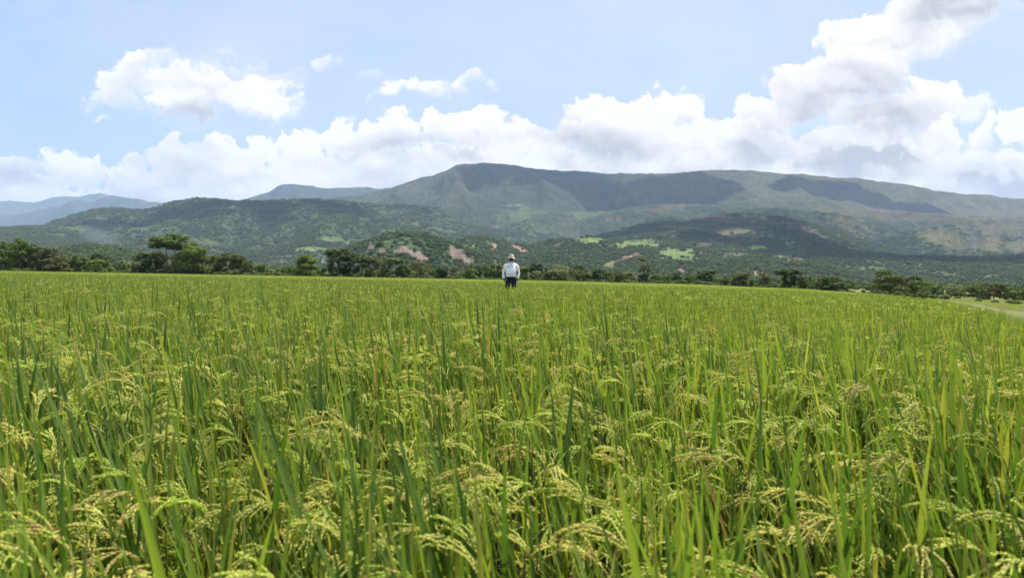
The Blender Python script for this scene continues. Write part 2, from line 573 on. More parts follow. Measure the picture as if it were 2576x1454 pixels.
def build_ground():
    # polar rings all the way round; finer near the camera
    r = np.concatenate([[0.0], np.geomspace(1.0, 400, 150), np.geomspace(430, 24000, 60)])
    fr = np.linspace(-60, 60, 361); bk = np.linspace(60, 300, 61)[1:-1]
    az = np.radians(np.concatenate([fr, bk]))
    R_, A_ = np.meshgrid(r, az, indexing='ij')
    x = R_ * np.sin(A_); y = R_ * np.cos(A_)
    z = ground_z(x, y)
    z = z + (fbm(x * 0.9, y * 0.9, 3, 5) - 0.5) * 0.10 * smooth(2, 6, R_)
    n = len(az); m = len(r)
    i, j = np.meshgrid(np.arange(m - 1), np.arange(n), indexing='ij')
    q = np.stack([i * n + j, i * n + (j + 1) % n, (i + 1) * n + (j + 1) % n, (i + 1) * n + j], -1).reshape(-1, 4)
    me = mesh_np('ground', np.stack([x, y, z], -1).reshape(-1, 3), q[:, ::-1])
    m_, T = new_mat('soil_and_grass')
    pos = T.node('ShaderNodeNewGeometry').outputs['Position']
    n1 = T.noise(T.vmath('MULTIPLY', pos, (0.035, 0.14, 0.1)), 1.0, 6.0, 0.62)
    n2 = T.noise(T.vmath('MULTIPLY', pos, (0.7, 1.0, 1.0)), 0.9, 7.0, 0.7)
    n3 = T.noise(pos, 9.0, 5.0, 0.7)
    straw = T.mix(T.maprange(n3, 0.3, 0.7), rgb(0.165, 0.125, 0.075), rgb(0.10, 0.075, 0.048))
    grass = T.mix(T.maprange(n2, 0.3, 0.7), rgb(0.10, 0.155, 0.03), rgb(0.17, 0.185, 0.055))
    f = T.maprange(T.math('ADD', T.math('MULTIPLY', n1, 0.62), T.math('MULTIPLY', n2, 0.38)), 0.45, 0.54)
    c = T.mix(f, straw, grass)
    bmp = T.node('ShaderNodeBump'); bmp.inputs['Strength'].default_value = 1.0; bmp.inputs['Distance'].default_value = 0.15
    T.l.new(n3, bmp.inputs['Height'])
    out(T, principled(T, c, 0.95, 0.1, bmp.outputs[0]))
    o = new_obj('ground', me, mats=(m_,)); tag(o, kind='structure')


build_ground()


def build_track():
    ys = np.geomspace(14, 120, 140)
    us = np.interp(ys, [14, 20, 29, 50, 88, 120], [1.25, 0.98, 0.785, 0.70, 0.635, 0.60])
    P = np.stack([us * ys, ys], -1)
    tg = np.gradient(P, axis=0); tg /= np.linalg.norm(tg, axis=1)[:, None]
    nr = np.stack([-tg[:, 1], tg[:, 0]], -1)
    nr[nr[:, 0] < 0] *= -1; us = ys
    vs = []; cols = 7
    wob = (fbm(P[:, 0] * 0.5, P[:, 1] * 0.5, 3, 9) - 0.5) * 1.0
    for k in range(cols):
        w = -0.9 + 1.8 * k / (cols - 1)
        Q = P + nr * (w * 1.0 + wob * 0.5)[:, None]
        z = ground_z(Q[:, 0], Q[:, 1]) + 0.05 + 0.05 * math.sin(math.pi * k / (cols - 1))
        if k in (0, cols - 1): z = z - 0.12
        vs.append(np.stack([Q[:, 0], Q[:, 1], z], -1))
    V = np.stack(vs, 1).reshape(-1, 3); n = len(us)
    i, j = np.meshgrid(np.arange(n - 1), np.arange(cols - 1), indexing='ij')
    q = np.stack([i * cols + j, (i + 1) * cols + j, (i + 1) * cols + j + 1, i * cols + j + 1], -1).reshape(-1, 4)
    me = mesh_np('path', V, q)
    m_, T = new_mat('dry_path')
    pos = T.node('ShaderNodeNewGeometry').outputs['Position']
    n1 = T.noise(pos, 2.0, 6.0, 0.65)
    n2 = T.noise(T.vmath('ADD', pos, (9, 5, 1)), 0.6, 5.0, 0.7)
    c = T.mix(T.maprange(n1, 0.35, 0.65), rgb(0.11, 0.09, 0.05), rgb(0.17, 0.14, 0.085))
    c = T.mix(T.maprange(n2, 0.46, 0.58), c, rgb(0.11, 0.14, 0.035))
    out(T, principled(T, c, 0.95, 0.1))
    tag(new_obj('path', me, mats=(m_,)), kind='structure')


build_track()


# ------------------------------------------------------------------ hills: one height field over (u, distance)
def curve(pts):
    a = np.array([ray(X / 1.4907, Y / 1.4907) for X, Y in pts])
    o_ = np.argsort(a[:, 0])
    return a[o_, 0], a[o_, 1]


RIDGES = [
    # crest outline (3840-wide pixels), distance, front width, back width, front power, relief
    dict(n='A2', y=21000, wf=4000, wb=3500, p=1.3, a=0.12, pts=[(-800, 790), (-300, 760), (0, 752), (126, 758), (200, 738), (300, 735), (370, 724), (450, 735), (560, 760), (700, 790), (900, 850), (1200, 1000)]),
    dict(n='A1', y=15500, wf=4500, wb=3000, p=1.2, a=0.22, pts=[(-700, 840), (-200, 815), (0, 808), (71, 804), (131, 791), (182, 779), (227, 772), (252, 759), (293, 749), (323, 757), (353, 756), (384, 741), (414, 735), (454, 737), (505, 744), (555, 754), (631, 764), (750, 790), (900, 850), (1100, 1000)]),
    dict(n='B', y=13500, wf=3500, wb=3000, p=1.2, a=0.18, pts=[(600, 960), (760, 800), (853, 754), (908, 749), (959, 734), (1009, 719), (1047, 693), (1085, 690), (1176, 695), (1211, 702), (1300, 701), (1341, 700), (1446, 704), (1550, 712), (1700, 760), (1900, 900)]),
    dict(n='C', y=9000, wf=5600, wb=2500, p=1.75, a=0.44, pts=[(1000, 860), (1150, 775), (1270, 737), (1352, 732), (1391, 722), (1462, 708), (1506, 690), (1578, 666), (1622, 659), (1677, 638), (1710, 619), (1738, 615), (1765, 616), (1809, 612), (1875, 615), (1930, 620), (2002, 633), (2068, 638), (2123, 643), (2161, 641), (2288, 652), (2326, 649), (2425, 652), (2540, 649), (2606, 641), (2705, 637), (2826, 640), (2925, 651), (3008, 653), (3145, 667), (3211, 667), (3283, 679), (3420, 694), (3503, 715), (3613, 727), (3717, 731), (3750, 740), (3840, 746), (4100, 775), (4600, 840), (5200, 900)]),
    dict(n='C2', y=6600, wf=3200, wb=1500, p=1.5, a=0.45, pts=[(1400, 980), (1560, 860), (1700, 800), (1850, 782), (2000, 790), (2150, 800), (2300, 790), (2400, 770), (2550, 765), (2700, 770), (2900, 772), (3100, 778), (3300, 790), (3500, 800), (3700, 812), (3900, 820), (4400, 880)]),
    dict(n='D', y=5200, wf=2800, wb=1500, p=1.5, a=0.40, pts=[(-200, 925), (60, 880), (167, 847), (227, 822), (283, 804), (363, 787), (434, 783), (479, 787), (545, 786), (606, 774), (631, 764), (696, 751), (757, 746), (807, 748), (848, 754), (898, 758), (924, 753), (984, 757), (1060, 754), (1161, 747), (1270, 754), (1346, 764), (1437, 769), (1548, 771), (1623, 779), (1699, 822), (1775, 853), (1850, 885), (1950, 950), (2100, 1020)]),
    dict(n='E', y=4200, wf=2000, wb=1000, p=1.3, a=0.2, pts=[(-900, 920), (-300, 870), (0, 857), (80, 852), (150, 849), (260, 862), (400, 890), (560, 915), (760, 950), (1000, 990)]),
    dict(n='H', y=4300, wf=2300, wb=1300, p=1.35, a=0.32, pts=[(1950, 985), (2100, 925), (2330, 863), (2431, 842), (2540, 830), (2616, 815), (2717, 805), (2818, 807), (2918, 817), (3019, 837), (3095, 860), (3196, 893), (3297, 925), (3450, 985)]),
    dict(n='I', y=4700, wf=1200, wb=900, p=0.9, a=0.06, pts=[(3150, 985), (3300, 930), (3400, 885), (3480, 857), (3549, 847), (3600, 865), (3640, 915), (3660, 918), (3700, 880), (3740, 878), (3790, 905), (3860, 915), (4000, 880), (4300, 900), (4600, 985)]),
    dict(n='J', y=2900, wf=1300, wb=900, p=1.2, a=0.22, pts=[(2650, 1030), (2800, 985), (3000, 950), (3200, 945), (3400, 962), (3600, 965), (3840, 955), (4200, 930), (4700, 960)]),
    dict(n='G', y=2700, wf=1300, wb=800, p=1.15, a=0.25, pts=[(1560, 980), (1680, 918), (1754, 893), (1800, 887), (1850, 895), (1916, 915), (1990, 925), (2077, 903), (2140, 898), (2204, 887), (2254, 893), (2330, 905), (2450, 915), (2600, 930), (2800, 950), (3000, 990), (3150, 1040)]),
    dict(n='K', y=2100, wf=700, wb=600, p=1.0, a=0.15, pts=[(2100, 1040), (2250, 990), (2450, 965), (2560, 965), (2700, 975), (2850, 960), (3000, 975), (3150, 1010), (3350, 1040)]),
    dict(n='F', y=1750, wf=520, wb=600, p=0.72, a=0.14, pts=[(1230, 985), (1310, 933), (1361, 915), (1421, 890), (1472, 877), (1532, 873), (1593, 881), (1633, 893), (1684, 907), (1735, 928), (1790, 948), (1850, 970), (1930, 1000), (2000, 1025)]),
    dict(n='L', y=1500, wf=600, wb=600, p=1.0, a=0.1, pts=[(-700, 960), (0, 975), (250, 935), (330, 925), (420, 932), (520, 955), (700, 985), (900, 1000), (1100, 1010), (1250, 1035)]),
]
for rd in RIDGES:
    rd['cu'], rd['ce'] = curve(rd['pts'])


def hills_h(u, y):
    x = u * y
    h = np.full(np.broadcast(u, y).shape, -6.0)
    for k, rd in enumerate(RIDGES):
        Yc = rd['y']
        yw = Yc * (1 + 0.05 * (fbm(u * 6 + 3 * k, u * 0 + 0.5, 3, 40 + k) - 0.5))
        e = np.interp(u, rd['cu'], rd['ce'], left=-0.02, right=-0.02)
        e = e + (fbm(u * 160, u * 0 + k, 3, 90 + k) - 0.5) * 0.0016
        H = CAM_Z + e * yw
        wf = rd['wf'] * (1 + 0.5 * (fbm(x / (rd['wf'] * 0.6), u * 0 + 1.5 + k, 3, 60 + k) - 0.5))
        t = (yw - y) / wf; tb = (y - yw) / rd['wb']
        tt = np.clip(np.where(t > 0, t, 0), 0, 1)
        prof = np.where(t > 0, (1 - tt) ** rd['p'], 1 - 0.9 * np.clip(tb, 0, 1.2) ** 1.4)
        if rd['n'] == 'F':      # quarry face: a scarp between wooded slopes
            prof = np.where(t > 0, 0.62 * (1 - tt) ** 0.8 + 0.38 * smooth(0.95, 0.45, tt), prof)
        env = np.clip(4 * tt * (1 - tt), 0, 1) ** 0.7
        wsp = rd['wf'] * 0.26
        n = fbm(x / wsp, (y + 0.35 * x) / (wsp * 2.2), 5, 10 + k, 0.5, ridged=True) - 0.55
        n2 = fbm(x / (wsp * .35), y / (wsp * .5), 3, 30 + k) - 0.5
        am = rd['a'] * (1 - 0.5 * smooth(0.12, 0.35, u)) if rd['n'] == 'C' else rd['a']
        hh = H * (prof + am * env * (n * 1.5 + n2 * 0.5) * (0.35 + prof))
        hh = np.where(t > 0, np.minimum(hh, CAM_Z + e * y * (1 - 0.05 * smooth(0.0, 0.35, tt))), hh)    # foothills stay under the crest
        h = np.maximum(h, np.where(e > -0.015, hh, -6))
    return h


COVERS = {'grass': (0.115, 0.110, 0.05), 'brown': (0.10, 0.078, 0.05), 'meadow': (0.105, 0.140, 0.045), 'lime': (0.15, 0.24, 0.045),
          'earth': (0.175, 0.115, 0.075), 'rock': (0.135, 0.108, 0.088), 'pale': (0.22, 0.20, 0.13), 'forest': (0.044, 0.068, 0.026)}
# X, Y, rx, ry, rot(deg, clockwise in the photo), cover, strength, distance range
PATCH = [
    (2350, 490, 480, 62, 5, 'grass', .95, 5200, 1e5), (1830, 475, 260, 36, 4, 'grass', .7, 5200, 1e5), (2480, 545, 200, 45, 8, 'grass', .9, 4000, 1e5),
    (1173, 440, 18, 34, 10, 'brown', .9, 6000, 1e5), (1106, 494, 90, 20, 8, 'grass', .7, 5000, 1e5), (937, 500, 45, 9, -12, 'grass', .6, 5000, 1e5), (1010, 480, 60, 12, -25, 'grass', .5, 5500, 1e5),
    (1292, 516, 32, 3.5, 0, 'pale', 1, 0, 1e5), (1339, 531, 38, 8, 0, 'meadow', 1, 0, 1e5), (1285, 546, 42, 11, 0, 'meadow', .8, 0, 1e5), (1461, 541, 58, 10, -5, 'meadow', .95, 0, 1e5),
    (1490, 516, 20, 3, 0, 'meadow', .8, 0, 1e5), (1400, 512, 10, 6, 0, 'earth', .6, 0, 1e5), (1580, 492, 38, 9, -22, 'meadow', .95, 0, 1e5), (1622, 502, 24, 10, 0, 'pale', .7, 0, 1e5),
    (1546, 548, 26, 8, -10, 'brown', .9, 0, 1e5), (1700, 520, 60, 9, -8, 'grass', .8, 0, 1e5), (1420, 548, 20, 5, 0, 'brown', .9, 0, 1e5),
    (1350, 575, 90, 14, 5, 'meadow', .45, 2000, 9000), (1255, 572, 22, 6, 0, 'pale', .5, 0, 9000),
    (1190, 612, 60, 14, -5, 'meadow', .7, 0, 3500), (1240, 621, 9, 8, 20, 'earth', .9, 0, 3500), (1304, 626, 26, 7, 28, 'earth', 1, 0, 3500), (1215, 604, 16, 3, 5, 'earth', .6, 0, 3500),
    (1405, 612, 30, 7, -10, 'earth', .55, 0, 3500), (1478, 604, 42, 8, 0, 'meadow', .9, 0, 3500), (1597, 613, 75, 9, -2, 'meadow', .95, 0, 3500), (1430, 640, 40, 8, 0, 'brown', .5, 0, 3500),
    (1592, 644, 26, 7, -22, 'earth', 1, 0, 3500), (1549, 662, 34, 4.5, -18, 'earth', 1, 0, 3500), (1535, 672, 22, 7, 0, 'meadow', .8, 0, 3500), (1628, 650, 22, 3, 15, 'earth', .7, 0, 3500),
    (1705, 643, 48, 14, 0, 'meadow', 1, 0, 5000), (1735, 650, 26, 10, 10, 'meadow', 1, 0, 5000), (1778, 640, 20, 6, 0, 'earth', .7, 0, 5000), (1772, 617, 32, 6, -12, 'brown', .95, 0, 5000),
    (1856, 588, 62, 15, 0, 'grass', .8, 0, 5000), (1907, 602, 50, 8, 0, 'brown', .6, 0, 5000), (1850, 625, 60, 8, 0, 'meadow', .6, 0, 5000), (1850, 643, 50, 6, -4, 'brown', .9, 0, 5000),
    (1907, 623, 34, 8, 0, 'lime', 1, 0, 5000), (1965, 602, 50, 12, 24, 'lime', .7, 0, 5000), (1990, 650, 55, 6, 8, 'grass', .9, 0, 5000), (1755, 575, 40, 8, -15, 'meadow', .35, 0, 5000),
    (1839, 553, 140, 10, 3, 'brown', .95, 3000, 5000), (2009, 576, 60, 9, 18, 'brown', .95, 3000, 5000), (1700, 565, 60, 6, -10, 'brown', .6, 3000, 5000),
    (2381, 600, 66, 26, 15, 'grass', 1, 3300, 5500), (2483, 612, 40, 24, 8, 'grass', 1, 3300, 5500), (2560, 620, 30, 18, 8, 'grass', 1, 3300, 5500), (2144, 572, 55, 18, 22, 'grass', .8, 3500, 9000), (2212, 540, 170, 12, 6, 'grass', .85, 3500, 9000),
    (196, 577, 48, 5.5, 2, 'meadow', .9, 0, 9000), (305, 571, 17, 5.5, 0, 'meadow', 1, 0, 9000), (345, 576, 30, 6, 0, 'meadow', 1, 0, 9000), (250, 573, 14, 3, 0, 'brown', .7, 0, 9000),
    (420, 578, 24, 3.5, -14, 'brown', .9, 0, 9000), (491, 553, 40, 9, -10, 'meadow', .45, 0, 9000), (369, 604, 9, 3, 0, 'meadow', .9, 0, 9000), (782, 628, 42, 6, 0, 'meadow', 1, 0, 9000),
    (826, 602, 28, 7, 0, 'meadow', .8, 0, 9000), (728, 613, 9, 2.4, 0, 'earth', .9, 0, 9000), (547, 634, 17, 3, 15, 'earth', .95, 0, 9000), (812, 655, 11, 3, 0, 'earth', .9, 0, 9000), (370, 622, 30, 4, 0, 'grass', .7, 0, 9000),
    (1060, 575, 90, 10, -6, 'meadow', .4, 0, 9000), (900, 610, 40, 6, -12, 'meadow', .6, 0, 9000), (640, 640, 60, 3, 4, 'brown', .6, 0, 9000), (180, 640, 40, 3, 0, 'brown', .5, 0, 9000), (700, 648, 26, 2.2, 0, 'earth', .7, 0, 9000),
    (933, 622, 11, 9, 0, 'rock', 1, 0, 2100), (964, 632, 9, 15, -8, 'rock', 1, 0, 2100), (1011, 630, 17, 11, -20, 'rock', 1, 0, 2100), (1030, 640, 8, 6, 0, 'rock', .8, 0, 2100), (1052, 645, 28, 15, 15, 'rock', 1, 0, 2100),
    (1160, 648, 42, 11, 38, 'rock', 1, 0, 2100), (1104, 655, 3.5, 12, -30, 'pale', 1, 0, 2100), (1090, 640, 3, 9, -20, 'pale', .9, 0, 2100), (1180, 656, 22, 10, 20, 'rock', 1, 0, 2100),
    (1712, 683, 15, 10, 0, 'rock', 1, 0, 2500), (1905, 690, 14, 9, 0, 'rock', 1, 0, 2500), (1640, 690, 5, 5, 0, 'earth', .8, 0, 2500),
    (2330, 660, 90, 6, 5, 'meadow', .45, 0, 3500), (2240, 650, 50, 6, 0, 'meadow', .5, 0, 3500), (2480, 690, 60, 4, 3, 'meadow', .6, 0, 3500),
]


def land_cover(x, y, z):
    X, Y = project(x, y, z)
    w1 = fbm(X / 22, Y / 9, 4, 71) - 0.5; w2 = fbm(X / 22, Y / 9, 4, 72) - 0.5
    col = np.empty(X.shape + (3,)); col[:] = COVERS['forest']
    bare = np.zeros(X.shape)
    n = fbm(x / 420, y / 420, 5, 73)
    # natural openings in the forest
    f = smooth(0.56, 0.68, n) * np.where(y > 5600, 0.30, 0.30)
    col = col * (1 - f[..., None]) + np.array(COVERS['grass']) * f[..., None]
    bare = np.maximum(bare, f)
    nb = fbm(X / 7, Y / 3.5, 4, 74) - 0.5
    for (cx, cy_, rx, ry, rot, cov, st, y0, y1) in PATCH:
        k = min(1.0, 14.0 / max(rx, 1)) * 0 + 1
        dx = X + w1 * min(rx * 1.1, 40) - cx; dy = Y + w2 * min(ry * 1.3, 24) - cy_
        c, s = math.cos(rad(rot)), math.sin(rad(rot))
        q = np.hypot((dx * c + dy * s) / rx, (-dx * s + dy * c) / ry)
        soft = 0.25 if cov in ('earth', 'rock', 'lime', 'pale') else 0.4
        f = smooth(1 + soft, 1 - soft, q + nb * (1.2 if cov == 'rock' else 0.9)) * st * ((y > y0) & (y < y1))
        if st < 0.75: f = f * smooth(0.35, 0.6, fbm(X / 5, Y / 3, 3, 77))
        c3 = np.array(COVERS[cov])
        col = col * (1 - f[..., None]) + c3 * f[..., None]
        bare = np.maximum(bare * (1 - f) if cov == 'forest' else bare, f)
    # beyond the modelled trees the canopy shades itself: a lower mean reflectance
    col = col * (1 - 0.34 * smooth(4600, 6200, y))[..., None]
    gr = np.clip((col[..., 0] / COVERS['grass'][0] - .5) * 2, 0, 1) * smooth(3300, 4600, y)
    col = col * (1 - 0.34 * gr)[..., None]  # far grass darkened again: the shade lying on it is put into the colour
    rk = (fbm(X / 2.2, Y / 9, 4, 78, .7) - 0.5)
    col = col * (1 + 1.3 * rk * bare)[..., None]
    return col, bare


HY = np.concatenate([np.linspace(1000, 3000, 230)[:-1], np.linspace(3000, 5600, 190)[:-1], np.linspace(5600, 9400, 170)[:-1], np.linspace(9400, 24000, 110)])
HU = np.linspace(-1.05, 1.05, 1500)


def build_hills():
    Yg, Ug = np.meshgrid(HY, HU, indexing='ij')
    z = hills_h(Ug, Yg)
    x = Ug * Yg
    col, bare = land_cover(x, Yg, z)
    n = len(HU); m = len(HY)
    i, j = np.meshgrid(np.arange(m - 1), np.arange(n - 1), indexing='ij')
    i = i.ravel(); j = j.ravel()
    zf = z.ravel()
    q = np.stack([i * n + j, (i * n + j + 1), (i + 1) * n + j + 1, (i + 1) * n + j], -1)
    keep = zf[q].max(1) > -5.5
    q = q[keep]
    me = mesh_np('hills', np.stack([x, Yg, z], -1).reshape(-1, 3), q)
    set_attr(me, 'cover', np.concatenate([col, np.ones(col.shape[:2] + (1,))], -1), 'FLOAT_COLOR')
    set_attr(me, 'bare', bare)
    m_, T = new_mat('wooded_hillside')
    at = attr(T, 'cover'); ba = attr(T, 'bare').outputs['Fac']
    pos = T.node('ShaderNodeNewGeometry').outputs['Position']
    n1 = T.noise(pos, 1 / 30.0, 4.0, 0.6)
    n2 = T.noise(pos, 1 / 200.0, 6.0, 0.68)
    vo = T.node('ShaderNodeTexVoronoi'); T.put(vo.inputs['Vector'], pos); vo.inputs['Scale'].default_value = 1 / 22.0
    k = T.math('ADD', T.math('MULTIPLY', n1, 0.9), T.math('MULTIPLY', n2, 0.9))
    f = T.maprange(k, 0.65, 1.15, 0.35, 1.45)
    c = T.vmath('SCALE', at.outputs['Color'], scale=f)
    hh = T.math('MULTIPLY', T.math('SUBTRACT', 1.0, vo.outputs['Distance']), T.maprange(ba, 0, 1, 1.0, 0.12))
    hh = T.math('ADD', hh, T.math('MULTIPLY', n1, 0.7))
    b_ = T.node('ShaderNodeBump'); b_.inputs['Strength'].default_value = 1.0; b_.inputs['Distance'].default_value = 12.0
    T.l.new(hh, b_.inputs['Height'])
    out(T, principled(T, c, 0.95, 0.05, b_.outputs[0]))
    tag(new_obj('hills', me, mats=(m_,)), kind='structure')
    return x, Yg, z, bare


HX, HYg, HZ, HB = build_hills()


# ------------------------------------------------------------------ scatter helper (for stuff only)
def scatter(name, pts, rots, scls, idx, variants, kind='stuff', label=None, cat=None):
    me = bpy.data.meshes.new(name)
    n = len(pts)
    me.vertices.add(n); me.vertices.foreach_set('co', np.asarray(pts, np.float32).ravel())
    set_attr(me, 'rot', rots, 'FLOAT_VECTOR'); set_attr(me, 'scl', scls, 'FLOAT_VECTOR'); set_attr(me, 'idx', idx, 'INT')
    me.update()
    o = new_obj(name, me)
    g = bpy.data.node_groups.new(name + '_nodes', 'GeometryNodeTree')
    g.interface.new_socket(name='Geometry', in_out='INPUT', socket_type='NodeSocketGeometry')
    g.interface.new_socket(name='Geometry', in_out='OUTPUT', socket_type='NodeSocketGeometry')
    N = g.nodes; L = g.links
    gi = N.new('NodeGroupInput'); go = N.new('NodeGroupOutput')
    iop = N.new('GeometryNodeInstanceOnPoints'); jn = N.new('GeometryNodeJoinGeometry')
    for v in reversed(variants):      # the join lists its inputs last linked first
        oi = N.new('GeometryNodeObjectInfo'); oi.inputs['Object'].default_value = v; oi.inputs['As Instance'].default_value = True
        L.new(oi.outputs['Geometry'], jn.inputs[0])

    def na(nm, ty):
        a = N.new('GeometryNodeInputNamedAttribute'); a.data_type = ty; a.inputs['Name'].default_value = nm
        return a.outputs['Attribute']
    L.new(gi.outputs[0], iop.inputs['Points']); L.new(jn.outputs[0], iop.inputs['Instance'])
    iop.inputs['Pick Instance'].default_value = True
    L.new(na('idx', 'INT'), iop.inputs['Instance Index'])
    L.new(na('rot', 'FLOAT_VECTOR'), iop.inputs['Rotation']); L.new(na('scl', 'FLOAT_VECTOR'), iop.inputs['Scale'])
    L.new(iop.outputs[0], go.inputs[0])
    md = o.modifiers.new('scatter', 'NODES'); md.node_group = g
    tag(o, label, cat, kind=kind)
    return o


def variant(name, me):
    return bpy.data.objects.new(name, me)      # not linked: only used as a source


# ------------------------------------------------------------------ foliage of far woods
def crown_blob(seed, leaves=240):
    r = np.random.default_rng(seed)
    mb = MB()
    lobes = [(r.normal(0, .28, 3) * (1, 1, .5) + (0, 0, .55), r.uniform(.35, .6)) for _ in range(6)]
    for k in range(leaves):
        c, R = lobes[r.integers(len(lobes))]
        d = r.normal(0, 1, 3); d /= np.linalg.norm(d)
        if d[2] < -.5: d[2] *= -1
        p = c + d * R * r.uniform(.75, 1.05) * (1, 1, .8)
        if p[2] < 0: p[2] = abs(p[2]) * .3
        nrm = d + r.normal(0, .35, 3); nrm /= np.linalg.norm(nrm)
        t = np.cross(nrm, r.normal(0, 1, 3)); t /= np.linalg.norm(t); b = np.cross(nrm, t)
        s = r.uniform(.10, .2)
        rr = float(r.random())
        mb.add([tuple(p - t * s), tuple(p + b * s * .7), tuple(p + t * s), tuple(p - b * s * .7)], [(0, 1, 2, 3)], (0.5, rr, 0))
    return mb


M_WOOD = leafy('far_foliage', [(0.0, (0.042, 0.072, 0.020)), (0.5, (0.070, 0.110, 0.028)), (0.85, (0.105, 0.145, 0.036)), (1.0, (0.15, 0.165, 0.055))], 0.2, 0.7, 0.15)


def build_woods():
    V = [variant('crown_source', crown_blob(s).mesh('crown_source', False, (M_WOOD,))) for s in range(6)]
    for s in range(5):          # groups of crowns grown together, for the far slopes
        r = np.random.default_rng(70 + s); g = MB()
        for k in range(5):
            b = crown_blob(100 + 7 * s + k, 90); q = r.uniform(.7, 1.15); o = (r.uniform(-1.5, 1.5), r.uniform(-1.5, 1.5), 0)
            g.add([(v[0] * q + o[0], v[1] * q + o[1], v[2] * q + o[2]) for v in b.v], b.f, b.a)
        V.append(variant('crown_source', g.mesh('crown_source', False, (M_WOOD,))))
    from_y = [(1000, 2400, 30000, 15, 7.5), (2400, 3600, 34000, 22, 9), (3600, 5600, 17000, 34, 10.5)]
    P = []; SC = []
    for (y0, y1, n, sp, s0) in from_y:
        y = np.sqrt(RNG.uniform(y0 ** 2, y1 ** 2, n * 3)); u = RNG.uniform(-0.95, 0.95, n * 3)
        fi = np.interp(y, HY, np.arange(len(HY))); fj = (u - HU[0]) / (HU[1] - HU[0])
        i = np.clip(fi.astype(int), 0, len(HY) - 2); j = np.clip(fj.astype(int), 0, len(HU) - 2)
        a = fi - i; b = fj - j
        z = (HZ[i, j] * (1 - a) + HZ[i + 1, j] * a) * (1 - b) + (HZ[i, j + 1] * (1 - a) + HZ[i + 1, j + 1] * a) * b
        ba = HB[i, j]
        z = np.maximum(z, -2.6)
        # only what can be seen: elevation not hidden by nearer land
        cl = fbm(u * y / 130, y / 130, 3, 81)
        keep = (RNG.random(n * 3) > np.clip(ba * 1.6, 0, .985)) & (RNG.random(n * 3) < smooth(.25, .45, cl) + .25)
        x = u * y
        sc = s0 * RNG.uniform(.6, 1.35, n * 3)
        P.append(np.stack([x, y, z - sc * .1], -1)[keep][:n]); SC.append(sc[keep][:n])
    # the flat land behind the row of trees
    n = 5000
    y = np.sqrt(RNG.uniform(330 ** 2, 1100 ** 2, n)); u = RNG.uniform(-0.95, 0.95, n); x = u * y
    cl = fbm(x / 90, y / 60, 3, 82)
    keep = cl > 0.50
    P.append(np.stack([x, y, ground_z(x, y) - .3], -1)[keep]); SC.append((RNG.uniform(2.6, 5.0, n) * (1 + .5 * (cl - .5)))[keep])
    P = np.concatenate(P); SC = np.concatenate(SC); n = len(P)
    rot = np.zeros((n, 3)); rot[:, 2] = RNG.uniform(0, 6.28, n)
    scl = np.stack([SC, SC, SC * RNG.uniform(.7, 1.1, n)], -1)
    scatter('far_woods', P, rot, scl, np.where((P[:, 1] > 3600), 6 + RNG.integers(0, 5, n), RNG.integers(0, 6, n)), V)
    # weeds and low scrub along the far side of the paddy and on the fallow ground
    n = 5200
    u = RNG.uniform(-.95, .95, n); e = edge_d(u)
    y = e + 3 + RNG.gamma(1.3, 22, n); x = u * y
    keep = (fbm(x / 14, y / 14, 3, 83) > .42) & (y < 420) & (y > np.where(u > .5, e * 1.25 + 6, 0)) & ~((u > .55) & (y < 90)) & ((u < .5) | (RNG.random(n) < .25))
    x, y = x[keep], y[keep]; n = len(x)
    sc = RNG.uniform(.35, 1.5, n) * np.where(x / y > .45, .6, 1)
    rot = np.zeros((n, 3)); rot[:, 2] = RNG.uniform(0, 6.28, n)
    scatter('undergrowth', np.stack([x, y, ground_z(x, y) - .1], -1), rot, np.stack([sc * 1.4, sc * 1.4, sc], -1), RNG.integers(0, 6, n), V[:6])

    # short grass and stubble tufts on the fallow ground
    tv = []
    for sd in range(4):
        r = np.random.default_rng(sd + 40); mb = MB()
        for k in range(60):
            b0 = np.array([r.normal(0, .22), r.normal(0, .22), 0]); a = r.uniform(0, 6.28); L = r.uniform(.08, .24)
            t = b0 + (math.cos(a) * L * .5, math.sin(a) * L * .5, L); w = np.array([-math.sin(a), math.cos(a), 0]) * .012
            rr = float(r.random())
            mb.add([tuple(b0 - w), tuple(b0 + w), tuple(t)], [(0, 1, 2)], [(0, rr, 0), (0, rr, 0), (1, rr, 0)])
        tv.append(variant('tuft_source', mb.mesh('tuft_source', False, (M_TUFT,))))
    n = 42000
    y = np.sqrt(RNG.uniform(8 ** 2, 190 ** 2, n)); u = RNG.uniform(.5, .98, n); x = u * y; e = edge_d(u)
    q = (y - e)
    pu = np.interp(y, [14, 20, 29, 50, 88, 120], [1.25, 0.98, 0.785, 0.70, 0.635, 0.60])
    keep = (q > .8) & (q < 400) & (np.abs(x - pu * y) > 1.5) & (fbm(x / 9, y / 3.0, 4, 84) > .52) & (RNG.random(n) < np.clip(60 / y, .1, 1))
    x, y = x[keep], y[keep]; n = len(x)
    rot = np.zeros((n, 3)); rot[:, 2] = RNG.uniform(0, 6.28, n); sc = RNG.uniform(.6, 1.5, n) * (1 + y / 90)
    scatter('fallow_grass', np.stack([x, y, ground_z(x, y) - .05], -1), rot, np.stack([sc, sc, sc * .5], -1), RNG.integers(0, 4, n), tv)


M_TUFT = leafy('tuft_blades', [(0.0, (0.10, 0.18, 0.025)), (0.5, (0.16, 0.23, 0.04)), (0.8, (0.24, 0.24, 0.08)), (1.0, (0.32, 0.26, 0.12))], 0.45, 0.6, 0.2)
build_woods()

